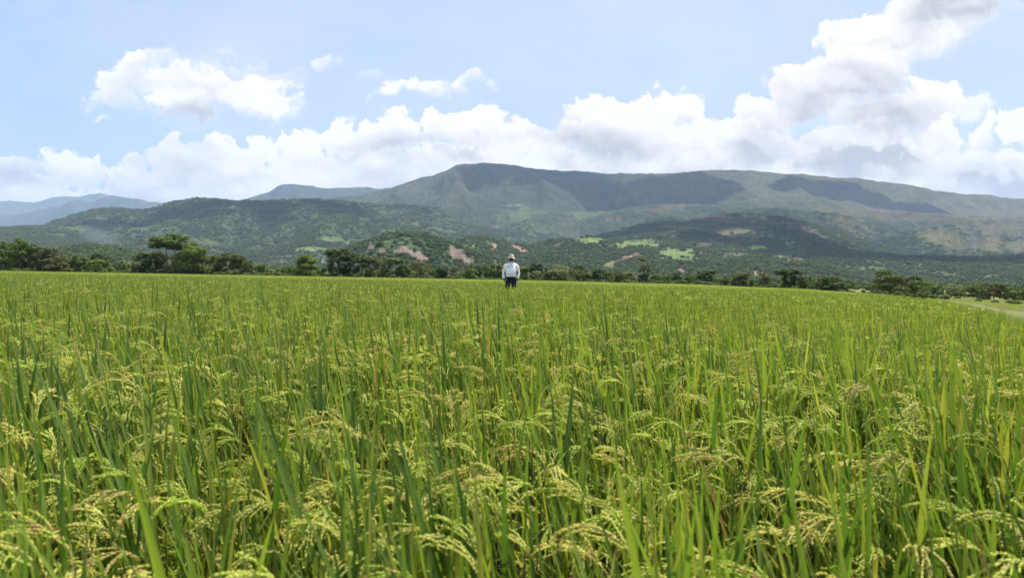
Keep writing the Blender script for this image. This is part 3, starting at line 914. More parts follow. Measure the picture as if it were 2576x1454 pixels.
# ------------------------------------------------------------------ trees
GREEN = {
    'dark': [(0.0, (0.033, 0.058, 0.018)), (0.5, (0.052, 0.085, 0.025)), (1.0, (0.081, 0.124, 0.034))],
    'mid': [(0.0, (0.052, 0.088, 0.021)), (0.5, (0.088, 0.137, 0.031)), (1.0, (0.133, 0.191, 0.046))],
    'bright': [(0.0, (0.066, 0.115, 0.023)), (0.5, (0.113, 0.175, 0.032)), (1.0, (0.173, 0.230, 0.051))],
    'olive': [(0.0, (0.053, 0.073, 0.024)), (0.5, (0.088, 0.111, 0.035)), (1.0, (0.153, 0.171, 0.061))],
    'brown': [(0.0, (0.053, 0.061, 0.021)), (0.5, (0.083, 0.092, 0.031)), (1.0, (0.130, 0.136, 0.047))],
    'pale': [(0.0, (0.104, 0.137, 0.054)), (0.5, (0.163, 0.198, 0.077)), (1.0, (0.264, 0.274, 0.139))],
}
M_TREE = {k: leafy('foliage_' + k, v, 0.3, 0.6, 0.2) for k, v in GREEN.items()}
M_BARK = plain('bark', (0.16, 0.13, 0.10), 0.9, 0.1, 6.0, 0.4, 0.4)
M_PALEBARK = plain('pale_bark', (0.34, 0.31, 0.26), 0.9, 0.1, 6.0, 0.3, 0.4)
M_DARKBARK = plain('dark_bark', (0.09, 0.07, 0.055), 0.9, 0.1, 6.0, 0.4, 0.4)


def leaf_lobe(mb, r, c, R, dens, s, droop=0.0, flat=1.0):
    """leaf tufts through a lobe of radii R centred at c"""
    area = (R[0] * R[1] + R[0] * R[2] + R[1] * R[2]) * 4.2
    n = int(area * dens)
    d = r.normal(0, 1, (n, 3)); d /= np.linalg.norm(d, axis=1)[:, None]
    d[:, 2] = np.where((d[:, 2] < -.35) & (r.random(n) < .6), -d[:, 2], d[:, 2])
    rad_ = r.uniform(.55, 1.0, n) ** .6 * r.uniform(.9, 1.12, n)
    p = c + d * rad_[:, None] * R
    nm = d * (1, 1, flat) + r.normal(0, .45, (n, 3)); nm /= np.linalg.norm(nm, axis=1)[:, None]
    t = np.cross(nm, r.normal(0, 1, (n, 3))); t /= np.linalg.norm(t, axis=1)[:, None] + 1e-9
    b = np.cross(nm, t)
    ss = (r.uniform(.55, 1.25, n) * s)[:, None]
    lob = r.random() * .35
    rr = (lob + r.random(n) * .65)
    A = p - t * ss; B = p + b * ss * .55 - (0, 0, droop * s); C_ = p + t * ss; D = p - b * ss * .55
    k = len(mb.v)
    vv = np.stack([A, B, C_, D], 1).reshape(-1, 3)
    mb.v.extend(map(tuple, vv.tolist()))
    mb.a.extend([(0.4, float(q), 0) for q in np.repeat(rr, 4)])
    mb.f.extend([(k + 4 * i, k + 4 * i + 1, k + 4 * i + 2, k + 4 * i + 3) for i in range(n)])
    mb.m.extend([0] * n)


def limb(mb, p0, p1, r0, r1, r, bend=.12, n=6):
    p0 = np.array(p0, float); p1 = np.array(p1, float); L = np.linalg.norm(p1 - p0)
    off = r.normal(0, bend * L, 3); k = 6
    pts = [tuple(p0 + (p1 - p0) * t + off * math.sin(math.pi * t) * .6 + (0, 0, L * .08 * math.sin(math.pi * t))) for t in np.linspace(0, 1, k)]
    mb.tube(pts, [r0 + (r1 - r0) * (t ** .8) for t in np.linspace(0, 1, k)], n)


def make_tree(name, label, cat, X, Ytop, w_px, style, tone, behind=0.0, seed=0, group='trees along the far side of the rice field', depth=None, bark=None, Ybase=None):
    r = np.random.default_rng(1000 + seed)
    u, _ = ray(X, Ytop)
    d = depth if depth is not None else float(edge_d(u)) + 7 + behind
    x = u * d; z0 = float(ground_z(x, d)) - 0.05
    _, et = ray(X, Ytop)
    H = (CAM_Z + et * d) - z0
    W = w_px / F_PX * d / math.cos(math.atan(u)) * 1.08
    root = bpy.data.objects.new(name, None); root.empty_display_size = .5
    COL.objects.link(root); root.location = (x, d, z0)
    tag(root, label, cat, group)
    tr = MB(); cr = MB()
    R = W / 2
    ls = 0.0017 * d * (1.0 if d > 60 else 1.2)       # tuft size about the size of a spray of leaves
    dens = 1.25 / (ls * ls)
    tb = max(0.06, H * .026)
    if style == 'umbrella':           # bare fanning stems, flat layered top
        stems = 5
        tops = []
        for k in range(stems):
            a = 2 * math.pi * (k + r.uniform(-.2, .2)) / stems
            top = np.array([math.cos(a) * R * .42, math.sin(a) * R * .42, H * r.uniform(.55, .75)])
            limb(tr, (math.cos(a) * .25, math.sin(a) * .25, 0), top, tb * .5, tb * .22, r, .05)
            tops.append(top)
        for k in range(54):
            a = r.uniform(0, 6.283); q = math.sqrt(r.uniform(0.0, 1)) * R * r.uniform(.7, .95)
            hz = H * (.96 - .12 * (q / R) ** 1.3 - .36 * r.random() * (1 - .45 * q / R))
            c = np.array([math.cos(a) * q, math.sin(a) * q, hz])
            st = tops[int(np.argmin([np.linalg.norm(t - c) for t in tops]))]
            limb(tr, st, c, tb * .3, tb * .1, r, .08, 4)
            leaf_lobe(cr, r, c, np.array([R * r.uniform(.13, .25), R * r.uniform(.13, .25), H * r.uniform(.03, .065)]), dens * .8, ls, .2, 2.5)
    elif style == 'acacia':           # wide dark parasol over a leaning trunk with lower skirts
        base = np.array([0, 0, H * .45])
        limb(tr, (0, 0, 0), base, tb * 1.2, tb * .8, r, .08)
        for k in range(22):
            a = r.uniform(0, 6.283); q = math.sqrt(r.uniform(0, 1)) * R * .84
            c = np.array([math.cos(a) * q, math.sin(a) * q, H * (.90 - .16 * (q / R) ** 2 + r.uniform(-.13, .02))])
            limb(tr, base, c, tb * .45, tb * .1, r, .1, 4)
            leaf_lobe(cr, r, c, np.array([R * r.uniform(.2, .32), R * r.uniform(.2, .32), H * r.uniform(.05, .08)]), dens * .85, ls, .2, 2)
        for k in range(9):
            a = r.uniform(0, 6.283); q = r.uniform(.35, .9) * R
            c = np.array([math.cos(a) * q, math.sin(a) * q, H * r.uniform(.2, .5)])
            leaf_lobe(cr, r, c, np.array([R * .2, R * .2, H * .14]), dens * .7, ls)
    elif style == 'tall':             # narrow upright, sparse, stems showing
        for k in range(4):
            a = r.uniform(0, 6.283)
            top = (math.cos(a) * R * .4, math.sin(a) * R * .4, H * r.uniform(.7, .92))
            limb(tr, (math.cos(a) * .2, math.sin(a) * .2, 0), top, tb * .6, tb * .2, r, .06, 5)
        for k in range(17):
            t = r.uniform(.12, .95); a = r.uniform(0, 6.283); q = R * r.uniform(.1, .75) * (0.45 + .75 * t)
            c = np.array([math.cos(a) * q + R * .25 * (t - .5), math.sin(a) * q, H * t])
            leaf_lobe(cr, r, c, np.array([R * r.uniform(.22, .4), R * r.uniform(.22, .4), H * .06]), dens * .6, ls, .1)
    elif style == 'sparse':           # many pale branches, thin leaf
        for k in range(9):
            a = r.uniform(0, 6.283); q = R * r.uniform(.2, .85)
            top = np.array([math.cos(a) * q, math.sin(a) * q, H * r.uniform(.55, .92)])
            limb(tr, (0, 0, H * .05), top, tb * .55, tb * .12, r, .1, 5)
            leaf_lobe(cr, r, top, np.array([R * .3, R * .3, H * .10]), dens * .45, ls)
            leaf_lobe(cr, r, top * (.7, .7, .65), np.array([R * .3, R * .3, H * .12]), dens * .22, ls)
    elif style == 'bush':             # leafy to the ground
        limb(tr, (0, 0, 0), (0, 0, H * .6), tb, tb * .4, r, .03)
        for k in range(15):
            t = r.uniform(.12, .86); a = r.uniform(0, 6.283)
            wd = math.sqrt(max(0.05, 1 - ((t - .42) / .62) ** 2)); q = R * r.uniform(.2, .68) * wd
            c = np.array([math.cos(a) * q, math.sin(a) * q, H * t * .95])
            if k % 3 == 0: limb(tr, (0, 0, H * .2), c, tb * .4, tb * .1, r, .08, 4)
            leaf_lobe(cr, r, c, np.array([R * r.uniform(.28, .42), R * r.uniform(.28, .42), H * r.uniform(.1, .17)]), dens * .55, ls)
    else:                             # 'round': billowing crown on a short trunk
        base = np.array([r.normal(0, .03) * R, 0, H * .26])
        limb(tr, (0, 0, 0), base, tb * 1.2, tb * .8, r, .05)
        for k in range(25):
            t = r.uniform(.0, 1.0); a = r.uniform(0, 6.283)
            hz = H * (.16 + .76 * t)
            wd = math.sqrt(max(0.05, 1 - ((t - .42) / .74) ** 2)); q = R * r.uniform(.25, .76) * wd
            c = np.array([math.cos(a) * q, math.sin(a) * q, hz])
            limb(tr, base, c, tb * .4, tb * .1, r, .1, 4)
            leaf_lobe(cr, r, c, np.array([R * r.uniform(.22, .38), R * r.uniform(.22, .38), H * r.uniform(.07, .12)]), dens * .7, ls)
        for k in range(9):
            a = r.uniform(0, 6.283); q = R * r.uniform(.25, .8)
            leaf_lobe(cr, r, np.array([math.cos(a) * q, math.sin(a) * q, H * r.uniform(.1, .26)]), np.array([R * .28, R * .28, H * .13]), dens * .5, ls)
    # fit crown top to the measured height
    top = np.percentile([v[2] for v in cr.v], 99.7)
    k = H / top
    cr.v = [(v[0], v[1], v[2] * k) for v in cr.v]; tr.v = [(v[0], v[1], v[2] * k) for v in tr.v]
    bm_ = {'pale': M_PALEBARK, 'dark': M_DARKBARK}.get(bark, M_BARK)
    new_obj('trunk', tr.mesh('trunk', True, (bm_,)), root)
    new_obj('crown', cr.mesh('crown', False, (M_TREE[tone],)), root)
    return root


def Z1(zx, zt, zw): return zx / 3.84, 570.2 + zt / 3.84, zw / 3.84
def Z2(zx, zt, zw): return 637.3 + zx / 3.84, 570.2 + zt / 3.84, zw / 3.84
def Z3(zx, zt, zw): return 1274.6 + zx / 3.84, 570.2 + zt / 3.84, zw / 3.84
def Z4(zx, zt, zw): return 1905.2 + zx / 3.84, 570.2 + zt / 3.84, zw / 3.84


TREES = [
    # place, style, tone, behind, name, label, category
    (Z1(50, 148, 190), 'round', 'mid', 6, 'broadleaf_tree', 'dark green tree cut by the left edge of the photo', 'tree'),
    (Z1(215, 118, 190), 'round', 'bright', 4, 'broadleaf_tree', 'tallest tree of the far left clump, its top bright green', 'tree'),
    (Z1(365, 170, 170), 'round', 'olive', 5, 'broadleaf_tree', 'olive tree just right of the tallest one in the far left clump', 'tree'),
    (Z1(495, 208, 210), 'round', 'brown', 2, 'broadleaf_tree', 'brownish olive spreading tree in the middle of the left clump', 'tree'),
    (Z1(600, 292, 230), 'bush', 'brown', -2, 'bushy_tree', 'low brownish round tree in front of the left clump', 'tree'),
    (Z1(770, 280, 190), 'round', 'mid', 2, 'broadleaf_tree', 'green tree between the low brown one and the dark domed one at left', 'tree'),
    (Z1(920, 318, 220), 'bush', 'mid', 0, 'bushy_tree', 'low domed dark green tree near the right end of the left clump', 'tree'),
    (Z1(1065, 382, 100), 'bush', 'bright', 0, 'bush', 'small bright green bush ending the left clump', 'bush'),
    (Z1(950, 265, 230), 'round', 'dark', 60, 'broadleaf_tree', 'dark tree standing behind the low domed one at left', 'tree'),
    (Z1(1370, 258, 200), 'bush', 'olive', 0, 'bushy_tree', 'olive tree at the left foot of the tall umbrella crowned tree', 'tree'),
    (Z1(1500, 240, 170), 'bush', 'olive', 8, 'bushy_tree', 'olive tree with pointed top directly left of the umbrella tree stems', 'tree'),
    (Z1(1640, 70, 385), 'umbrella', 'mid', 2, 'umbrella_tree', 'tallest tree in the row, flat layered crown on fanned bare stems', 'tree'),
    (Z1(1590, 265, 170), 'bush', 'brown', 10, 'bushy_tree', 'brownish shrubby tree behind the stems of the tall umbrella tree', 'tree'),
    (Z1(1725, 250, 130), 'bush', 'olive', 9, 'bushy_tree', 'olive shrub between the umbrella tree and the big bright green one', 'tree'),
    (Z1(1910, 196, 390), 'round', 'bright', 2, 'broadleaf_tree', 'big bright green spreading tree right of the tall umbrella tree', 'tree'),
    (Z1(2110, 275, 180), 'round', 'mid', 4, 'broadleaf_tree', 'green tree between the big bright one and the wide olive one', 'tree'),
    (Z1(2250, 255, 280), 'round', 'olive', 1, 'broadleaf_tree', 'wide olive tree in the right half of the second clump', 'tree'),
    (Z1(2395, 318, 160), 'bush', 'olive', -1, 'bushy_tree', 'rounded yellowish olive tree ending the second clump', 'tree'),
    (Z1(2535, 366, 120), 'bush', 'mid', 25, 'bushy_tree', 'small round green tree alone in the gap after the second clump', 'tree'),
    (Z2(180, 412, 110), 'bush', 'pale', 35, 'bush', 'low pale shrub right of the small lone round green tree', 'bush'),
    (Z2(320, 372, 140), 'sparse', 'mid', 20, 'small_tree', 'thin leaved small tree left of the light green tree', 'tree'),
    (Z2(525, 276, 270), 'round', 'bright', 3, 'broadleaf_tree', 'light green rounded tree left of the tall dark layered one', 'tree'),
    (Z2(665, 400, 110), 'bush', 'dark', 6, 'bush', 'low dark shrub filling the foot between light green and dark layered trees', 'bush'),
    (Z2(820, 213, 260), 'acacia', 'dark', 3, 'layered_tree', 'tall dark layered tree left of the quarried hill', 'tree'),
    (Z2(935, 265, 200), 'acacia', 'dark', 6, 'layered_tree', 'dark tree joined to the right of the tall layered one', 'tree'),
    (Z2(1060, 285, 220), 'acacia', 'dark', 1, 'layered_tree', 'broad dark tree with flat top before the quarried hill', 'tree'),
    (Z2(1185, 293, 130), 'tall', 'mid', 6, 'small_tree', 'slim green tree beside the broad flat topped dark one', 'tree'),
    (Z2(1310, 300, 250), 'acacia', 'mid', 2, 'layered_tree', 'green tree with bare limbs reaching out to the right below the rock faces', 'tree'),
    (Z2(1150, 385, 140), 'bush', 'olive', -2, 'bush', 'low olive bush in front of the slim green tree', 'bush'),
    (Z2(1450, 376, 170), 'round', 'mid', 3, 'broadleaf_tree', 'low green tree left of the smooth round olive one', 'tree'),
    (Z2(1620, 336, 230), 'bush', 'olive', 1, 'bushy_tree', 'smooth round olive tree below the centre of the rock faces', 'tree'),
    (Z2(1745, 400, 110), 'round', 'mid', 14, 'small_tree', 'small tree just right of the smooth round olive one', 'tree'),
    (Z2(1832, 386, 140), 'bush', 'dark', 0, 'bushy_tree', 'small dense dark green tree right of the round olive one', 'tree'),
    (Z2(1945, 388, 110), 'tall', 'brown', 12, 'small_tree', 'thin greyish tree left of the light green round one', 'tree'),
    (Z2(2080, 398, 170), 'bush', 'bright', 0, 'bushy_tree', 'light green round tree above the dry grass left of the man', 'tree'),
    (Z2(2185, 372, 150), 'acacia', 'dark', 16, 'layered_tree', 'feathery dark tree behind the light green round one', 'tree'),
    (Z2(2290, 368, 140), 'round', 'mid', 4, 'broadleaf_tree', 'green tree second to the left of the man', 'tree'),
    (Z2(2390, 368, 130), 'round', 'olive', 5, 'broadleaf_tree', 'olive green tree directly left of the man', 'tree'),
    (Z3(40, 380, 130), 'round', 'mid', 6, 'broadleaf_tree', 'green tree directly behind the man', 'tree'),
    (Z3(165, 392, 150), 'round', 'bright', 2, 'broadleaf_tree', 'first tree right of the man, leafy and bright', 'tree'),
    (Z3(285, 358, 170), 'round', 'dark', 22, 'broadleaf_tree', 'darker dome topped tree behind the pale trunked small one', 'tree'),
    (Z3(290, 425, 100), 'sparse', 'pale', 0, 'small_tree', 'small pale leaved tree with whitish trunk right of the man', 'tree'),
    (Z3(395, 395, 120), 'round', 'mid', 5, 'broadleaf_tree', 'green tree between the pale trunked one and the wide pale dome', 'tree'),
    (Z3(505, 373, 240), 'round', 'pale', 4, 'broadleaf_tree', 'wide pale green domed tree right of the man', 'tree'),
    (Z3(630, 402, 130), 'sparse', 'olive', 1, 'small_tree', 'half bare tree with pale branches right of the wide dome', 'tree'),
    (Z3(705, 370, 110), 'acacia', 'dark', 20, 'layered_tree', 'dark flat top rising behind the half bare tree', 'tree'),
    (Z3(755, 408, 150), 'round', 'olive', 3, 'broadleaf_tree', 'yellowish green tree right of the half bare one', 'tree'),
    (Z3(865, 404, 170), 'round', 'dark', 2, 'broadleaf_tree', 'dark green tree in the middle of the right hand row', 'tree'),
    (Z3(970, 430, 160), 'round', 'mid', 3, 'broadleaf_tree', 'low green tree right of the dark middle one', 'tree'),
    (Z3(1095, 438, 130), 'round', 'olive', -1, 'broadleaf_tree', 'small olive tree with clear short trunk left of the tall narrow one', 'tree'),
    (Z3(1195, 438, 160), 'round', 'pale', 14, 'broadleaf_tree', 'pale green tree behind the foot of the tall narrow tree', 'tree'),
    (Z3(1355, 303, 190), 'tall', 'brown', 2, 'slender_tree', 'tall narrow upright tree right of centre', 'tree'),
    (Z3(1310, 470, 120), 'bush', 'dark', 1, 'bush', 'dark shrub at the foot of the tall narrow tree', 'bush'),
    (Z3(1450, 452, 130), 'bush', 'mid', 35, 'bushy_tree', 'first low round tree right of the tall narrow one', 'tree'),
    (Z3(1550, 470, 110), 'bush', 'mid', 40, 'bush', 'second low round tree right of the tall narrow one', 'bush'),
    (Z3(1655, 436, 150), 'bush', 'dark', 14, 'bushy_tree', 'dense dark round tree left of the cliff in the right hand row', 'tree'),
    (Z3(1745, 482, 120), 'round', 'mid', 20, 'small_tree', 'low tree just right of the dense dark round one', 'tree'),
    (Z3(1812, 472, 130), 'bush', 'mid', 2, 'bushy_tree', 'left one of three joined trees right of the first cliff', 'tree'),
    (Z3(1888, 430, 120), 'round', 'dark', 3, 'broadleaf_tree', 'middle one of three joined trees right of the first cliff', 'tree'),
    (Z3(1970, 420, 150), 'acacia', 'dark', 4, 'layered_tree', 'right one of three joined trees, flat layered top', 'tree'),
    (Z3(2110, 480, 140), 'bush', 'olive', 3, 'bushy_tree', 'low olive tree left of the wide rounded olive green one', 'tree'),
    (Z3(2245, 440, 200), 'round', 'olive', 1, 'broadleaf_tree', 'wide rounded olive green tree left of the second cliff', 'tree'),
    (Z3(2375, 500, 110), 'bush', 'mid', 8, 'bush', 'low green shrub just below the second cliff', 'bush'),
    (Z4(90, 440, 150), 'tall', 'olive', 3, 'slender_tree', 'loose olive tree left of the broad parasol tree', 'tree'),
    (Z4(330, 410, 290), 'acacia', 'dark', 2, 'parasol_tree', 'broad dark parasol crowned tree with forked trunk at right', 'tree'),
    (Z4(455, 480, 130), 'bush', 'dark', 1, 'bushy_tree', 'dark tree touching the right side of the parasol tree', 'tree'),
    (Z4(535, 500, 110), 'sparse', 'mid', 1, 'small_tree', 'thin small tree right of the parasol tree', 'tree'),
    (Z4(622, 487, 160), 'round', 'olive', 3, 'broadleaf_tree', 'olive tree with trunk showing left of the last dark tree of the row', 'tree'),
    (Z4(715, 482, 190), 'round', 'dark', 2, 'broadleaf_tree', 'last dark tree of the row before the gap at right', 'tree'),
    (Z4(850, 540, 130), 'round', 'mid', 45, 'broadleaf_tree', 'hazy low tree behind the gap at right', 'tree'),
    (Z4(1030, 605, 52), 'bush', 'mid', 40, 'bush', 'tiny round dark bush alone in the gap', 'bush'),
]
TREES_R = [
    # place, depth, style, tone, name, label, category
    (Z4(1225, 424, 220), 112, 'round', 'mid', 'broadleaf_tree', 'upper rear crown of the dense pair beside the fallow field', 'tree'),
    (Z4(1300, 470, 290), 104, 'round', 'olive', 'bushy_tree', 'dense pale olive tree at the corner of the fallow field', 'tree'),
    (Z4(1505, 478, 160), 190, 'round', 'dark', 'broadleaf_tree', 'dark crown showing above the green tree beside the dense corner pair', 'tree'),
    (Z4(1520, 520, 190), 118, 'bush', 'mid', 'bushy_tree', 'dark green tree just right of the dense corner pair', 'tree'),
    (Z4(1605, 608, 120), 64, 'sparse', 'olive', 'dry_shrub', 'scraggly half dead shrub at the edge of the rice', 'bush'),
    (Z4(1640, 524, 180), 260, 'round', 'bright', 'broadleaf_tree', 'bright green low dome behind the fallow field', 'tree'),
    (Z4(1712, 562, 150), 200, 'bush', 'mid', 'bushy_tree', 'low green tree at the back of the fallow field, leftmost there', 'tree'),
    (Z4(1912, 555, 190), 200, 'bush', 'pale', 'bushy_tree', 'greyish green rounded tree at the back of the fallow field', 'tree'),
    (Z4(2085, 572, 130), 210, 'round', 'mid', 'small_tree', 'small tree left of a taller one behind the lone brown bush', 'tree'),
    (Z4(2160, 553, 150), 215, 'round', 'mid', 'broadleaf_tree', 'taller tree just left of the lone brownish round bush', 'tree'),
    (Z4(2285, 546, 210), 160, 'bush', 'brown', 'bushy_tree', 'lone brownish round tree standing in the fallow field', 'tree'),
    (Z4(2460, 580, 150), 210, 'round', 'mid', 'small_tree', 'green tree right of the lone brownish round one', 'tree'),
    (Z4(2565, 600, 120), 210, 'bush', 'mid', 'bushy_tree', 'low tree cut by the right edge of the photo', 'tree'),
]


def build_trees():
    for k, (pl, style, tone, beh, nm, lab, cat) in enumerate(TREES):
        make_tree(nm, lab, cat, pl[0], pl[1], pl[2], style, tone, beh, k, bark='pale' if 'pale' in lab else ('dark' if tone == 'dark' else None))
    for k, (pl, dep, style, tone, nm, lab, cat) in enumerate(TREES_R):
        make_tree(nm, lab, cat, pl[0], pl[1], pl[2], style, tone, 0, 200 + k, depth=dep, group='trees round the fallow field at right')


build_trees()


# ------------------------------------------------------------------ rice
def leaf_blade(mb, r, base, az, lean, L, w, curl, rnd, seg=6, fold=True):
    """a blade rising from base, leaning by lean towards azimuth az and curling over"""
    p = np.array(base, float); dirh = np.array([math.cos(az), math.sin(az), 0.0]); side = np.array([-math.sin(az), math.cos(az), 0.0])
    tw = r.uniform(-.9, .9)
    vs = []; at = []
    th = lean
    for i in range(seg + 1):
        t = i / seg
        wd = w * (0.55 + .9 * t) if t < .3 else w * .82 * max(0.0, 1 - ((t - .3) / .7) ** 1.8) + .0004
        d = dirh * math.sin(th) + np.array([0, 0, 1.0]) * math.cos(th)
        nrm = np.cross(side, d)
        a = tw * t + .2
        s2 = side * math.cos(a) + nrm * math.sin(a); n2 = np.cross(d, s2)
        if fold:
            vs += [tuple(p - s2 * wd / 2 + n2 * wd * .16), tuple(p), tuple(p + s2 * wd / 2 + n2 * wd * .16)]
            at += [(t, rnd, 0)] * 3
        else:
            vs += [tuple(p - s2 * wd / 2), tuple(p + s2 * wd / 2)]; at += [(t, rnd, 0)] * 2
        p = p + d * L / seg
        th += curl / seg * (.4 + 1.2 * t)
    k = 3 if fold else 2; fs = []
    for i in range(seg):
        for j in range(k - 1):
            fs.append((i * k + j, i * k + j + 1, (i + 1) * k + j + 1, (i + 1) * k + j))
    mb.add(vs, fs, at, 0)


def grain(mb, p, d, L, w, rnd, lod):
    d = np.array(d); d = d / np.linalg.norm(d)
    s = np.cross(d, (0.3, 0.2, 0.93)); s /= np.linalg.norm(s) + 1e-9
    b = np.cross(d, s)
    if lod == 0:
        m = p + d * L * .45
        vs = [p] + [m + (s * math.cos(a) + b * math.sin(a)) * w for a in (0, 1.571, 3.142, 4.712)] + [p + d * L]
        mb.add([tuple(v) for v in vs], [(0, 2, 1), (0, 3, 2), (0, 4, 3), (0, 1, 4), (5, 1, 2), (5, 2, 3), (5, 3, 4), (5, 4, 1)], (0, rnd, 0), 2)
    else:
        m = p + d * L * .45
        mb.add([tuple(p), tuple(m + s * w), tuple(p + d * L), tuple(m - s * w)], [(0, 1, 2, 3)], (0, rnd, 0), 2)


def panicle(mb, r, base, az, H, lod, droop=1.0):
    """stem from the base up to H, then an arching head with drooping side branches of grain"""
    dh = np.array([math.cos(az), math.sin(az), 0.0]); sd = np.array([-math.sin(az), math.cos(az), 0.0])
    L = r.uniform(.11, .175)
    top = np.array(base) + dh * H * r.uniform(.0, .12) + (0, 0, H - .01)
    mb.tube([tuple(base), tuple((np.array(base) + top) / 2 + dh * .01), tuple(top)], [.0026, .002, .0016], 3 if lod else 4, (0, r.random(), 0), 1, cap=False)
    rnd = float(r.random())
    th = r.uniform(.15, .5); n = 13; p = top.copy(); ax = [p.copy()]; ds = []
    tot = r.uniform(1.4, 2.5) * droop
    for i in range(n):
        d = dh * math.sin(th) + np.array([0, 0, math.cos(th)])
        ds.append(d); p = p + d * L / n; ax.append(p.copy()); th += tot / n
    mb.tube([tuple(q) for q in ax[::3 if lod else 2]], [.0013] * len(ax[::3 if lod else 2]), 3, (0, .6, 0), 1, cap=False)
    sg = 1
    for i in range(1, n + 1):
        t = i / n
        if i % 6 == 2: continue
        sg = -sg
        bl = L * (.52 * (1 - t) + .24) * r.uniform(.8, 1.25)
        d0 = ds[min(i, n - 1)]
        dd = d0 * 1.0 + sd * sg * r.uniform(.05, .30) + np.array([0, 0, .02])
        dd /= np.linalg.norm(dd)
        q = ax[i].copy(); st = (.0064 if lod == 0 else .011); k = max(3, int(bl / st))
        for j in range(k):
            dd = dd + np.array([0, 0, -.075 if lod == 0 else -.13]) + r.normal(0, .035, 3); dd /= np.linalg.norm(dd)
            gd = dd + r.normal(0, .13, 3)
            grain(mb, q, gd, r.uniform(.0105, .0135) * (1 if lod == 0 else 1.6), (.0021 if lod == 0 else .0032), min(1, max(0, rnd * .7 + r.random() * .3)), lod)
            q = q + dd * bl / k


PREF = math.pi          # everything tends to lean and bow to the left of the picture


def rice_clump(seed, lod, nl, npn, spread=.07, tall=1.0):
    r = np.random.default_rng(500 + seed)
    mb = MB()
    for k in range(nl):
        az = PREF + r.normal(0, 1.15)
        b = np.array([r.normal(0, spread), r.normal(0, spread), 0])
        flag = r.random() < .6
        if r.random() < .045:      # now and then a long broad leaf leaning out
            b[2] = r.uniform(.2, .3)
            leaf_blade(mb, r, b, az, r.uniform(.15, .45), r.uniform(.48, .6), r.uniform(.017, .023), r.uniform(-.1, .35), r.random() * .5, 6 if lod == 0 else 3, lod == 0)
        elif flag:      # upright flag leaf standing above the heads
            b[2] = r.uniform(.30, .44)
            leaf_blade(mb, r, b, az, r.uniform(.02, .28), r.uniform(.22, .37) * tall, r.uniform(.009, .017), r.uniform(.0, .4), r.random(), 6 if lod == 0 else 3, lod == 0)
        else:
            b[2] = r.uniform(.05, .2)
            leaf_blade(mb, r, b, az + r.normal(0, .8), r.uniform(.05, .4), r.uniform(.38, .52), r.uniform(.009, .015), r.uniform(.2, 1.0), r.random() * (1.0 if r.random() < .8 else 1.04), 6 if lod == 0 else 3, lod == 0)
    for k in range(npn):
        az = PREF + r.normal(0, .75)
        b = (r.normal(0, spread), r.normal(0, spread), 0)
        panicle(mb, r, b, az, r.uniform(.36, .60), lod)
    for k in range(max(2, nl // 3)):
        b = np.array([r.normal(0, spread), r.normal(0, spread), 0]); t = b + (r.normal(0, .03), r.normal(0, .03), r.uniform(.35, .5))
        mb.tube([tuple(b), tuple(t)], [.003, .002], 3, (0, r.random(), 0), 1, cap=False)
    return mb


def rice_patch(seed, n=26, size=1.0):
    """a square metre of rice as seen from afar: upright blades and bowed heads"""
    r = np.random.default_rng(900 + seed)
    mb = MB()
    for k in range(n * 8):
        b = np.array([r.uniform(-.55, .55) * size, r.uniform(-.55, .55) * size, r.uniform(.1, .35)])
        az = PREF + r.normal(0, 1.2)
        leaf_blade(mb, r, b, az, r.uniform(0, .35), r.uniform(.28, .42), r.uniform(.011, .018), r.uniform(.1, .7), r.random(), 2, False)
    for k in range(int(n * 1.3)):
        b = np.array([r.uniform(-.55, .55) * size, r.uniform(-.55, .55) * size, r.uniform(.38, .52)])
        az = PREF + r.normal(0, .8); rnd = r.random()
        for j in range(5):
            th = .5 + .35 * j + r.normal(0, .2)
            d = np.array([math.cos(az) * math.sin(th), math.sin(az) * math.sin(th), math.cos(th)])
            s = np.cross(d, r.normal(0, 1, 3)); s /= np.linalg.norm(s); w = .009
            q = b + d * .05
            mb.add([tuple(b), tuple((b + q) / 2 + s * w), tuple(q), tuple((b + q) / 2 - s * w)], [(0, 1, 2, 3)], (0, rnd, 0), 2)
            b = q
    return mb


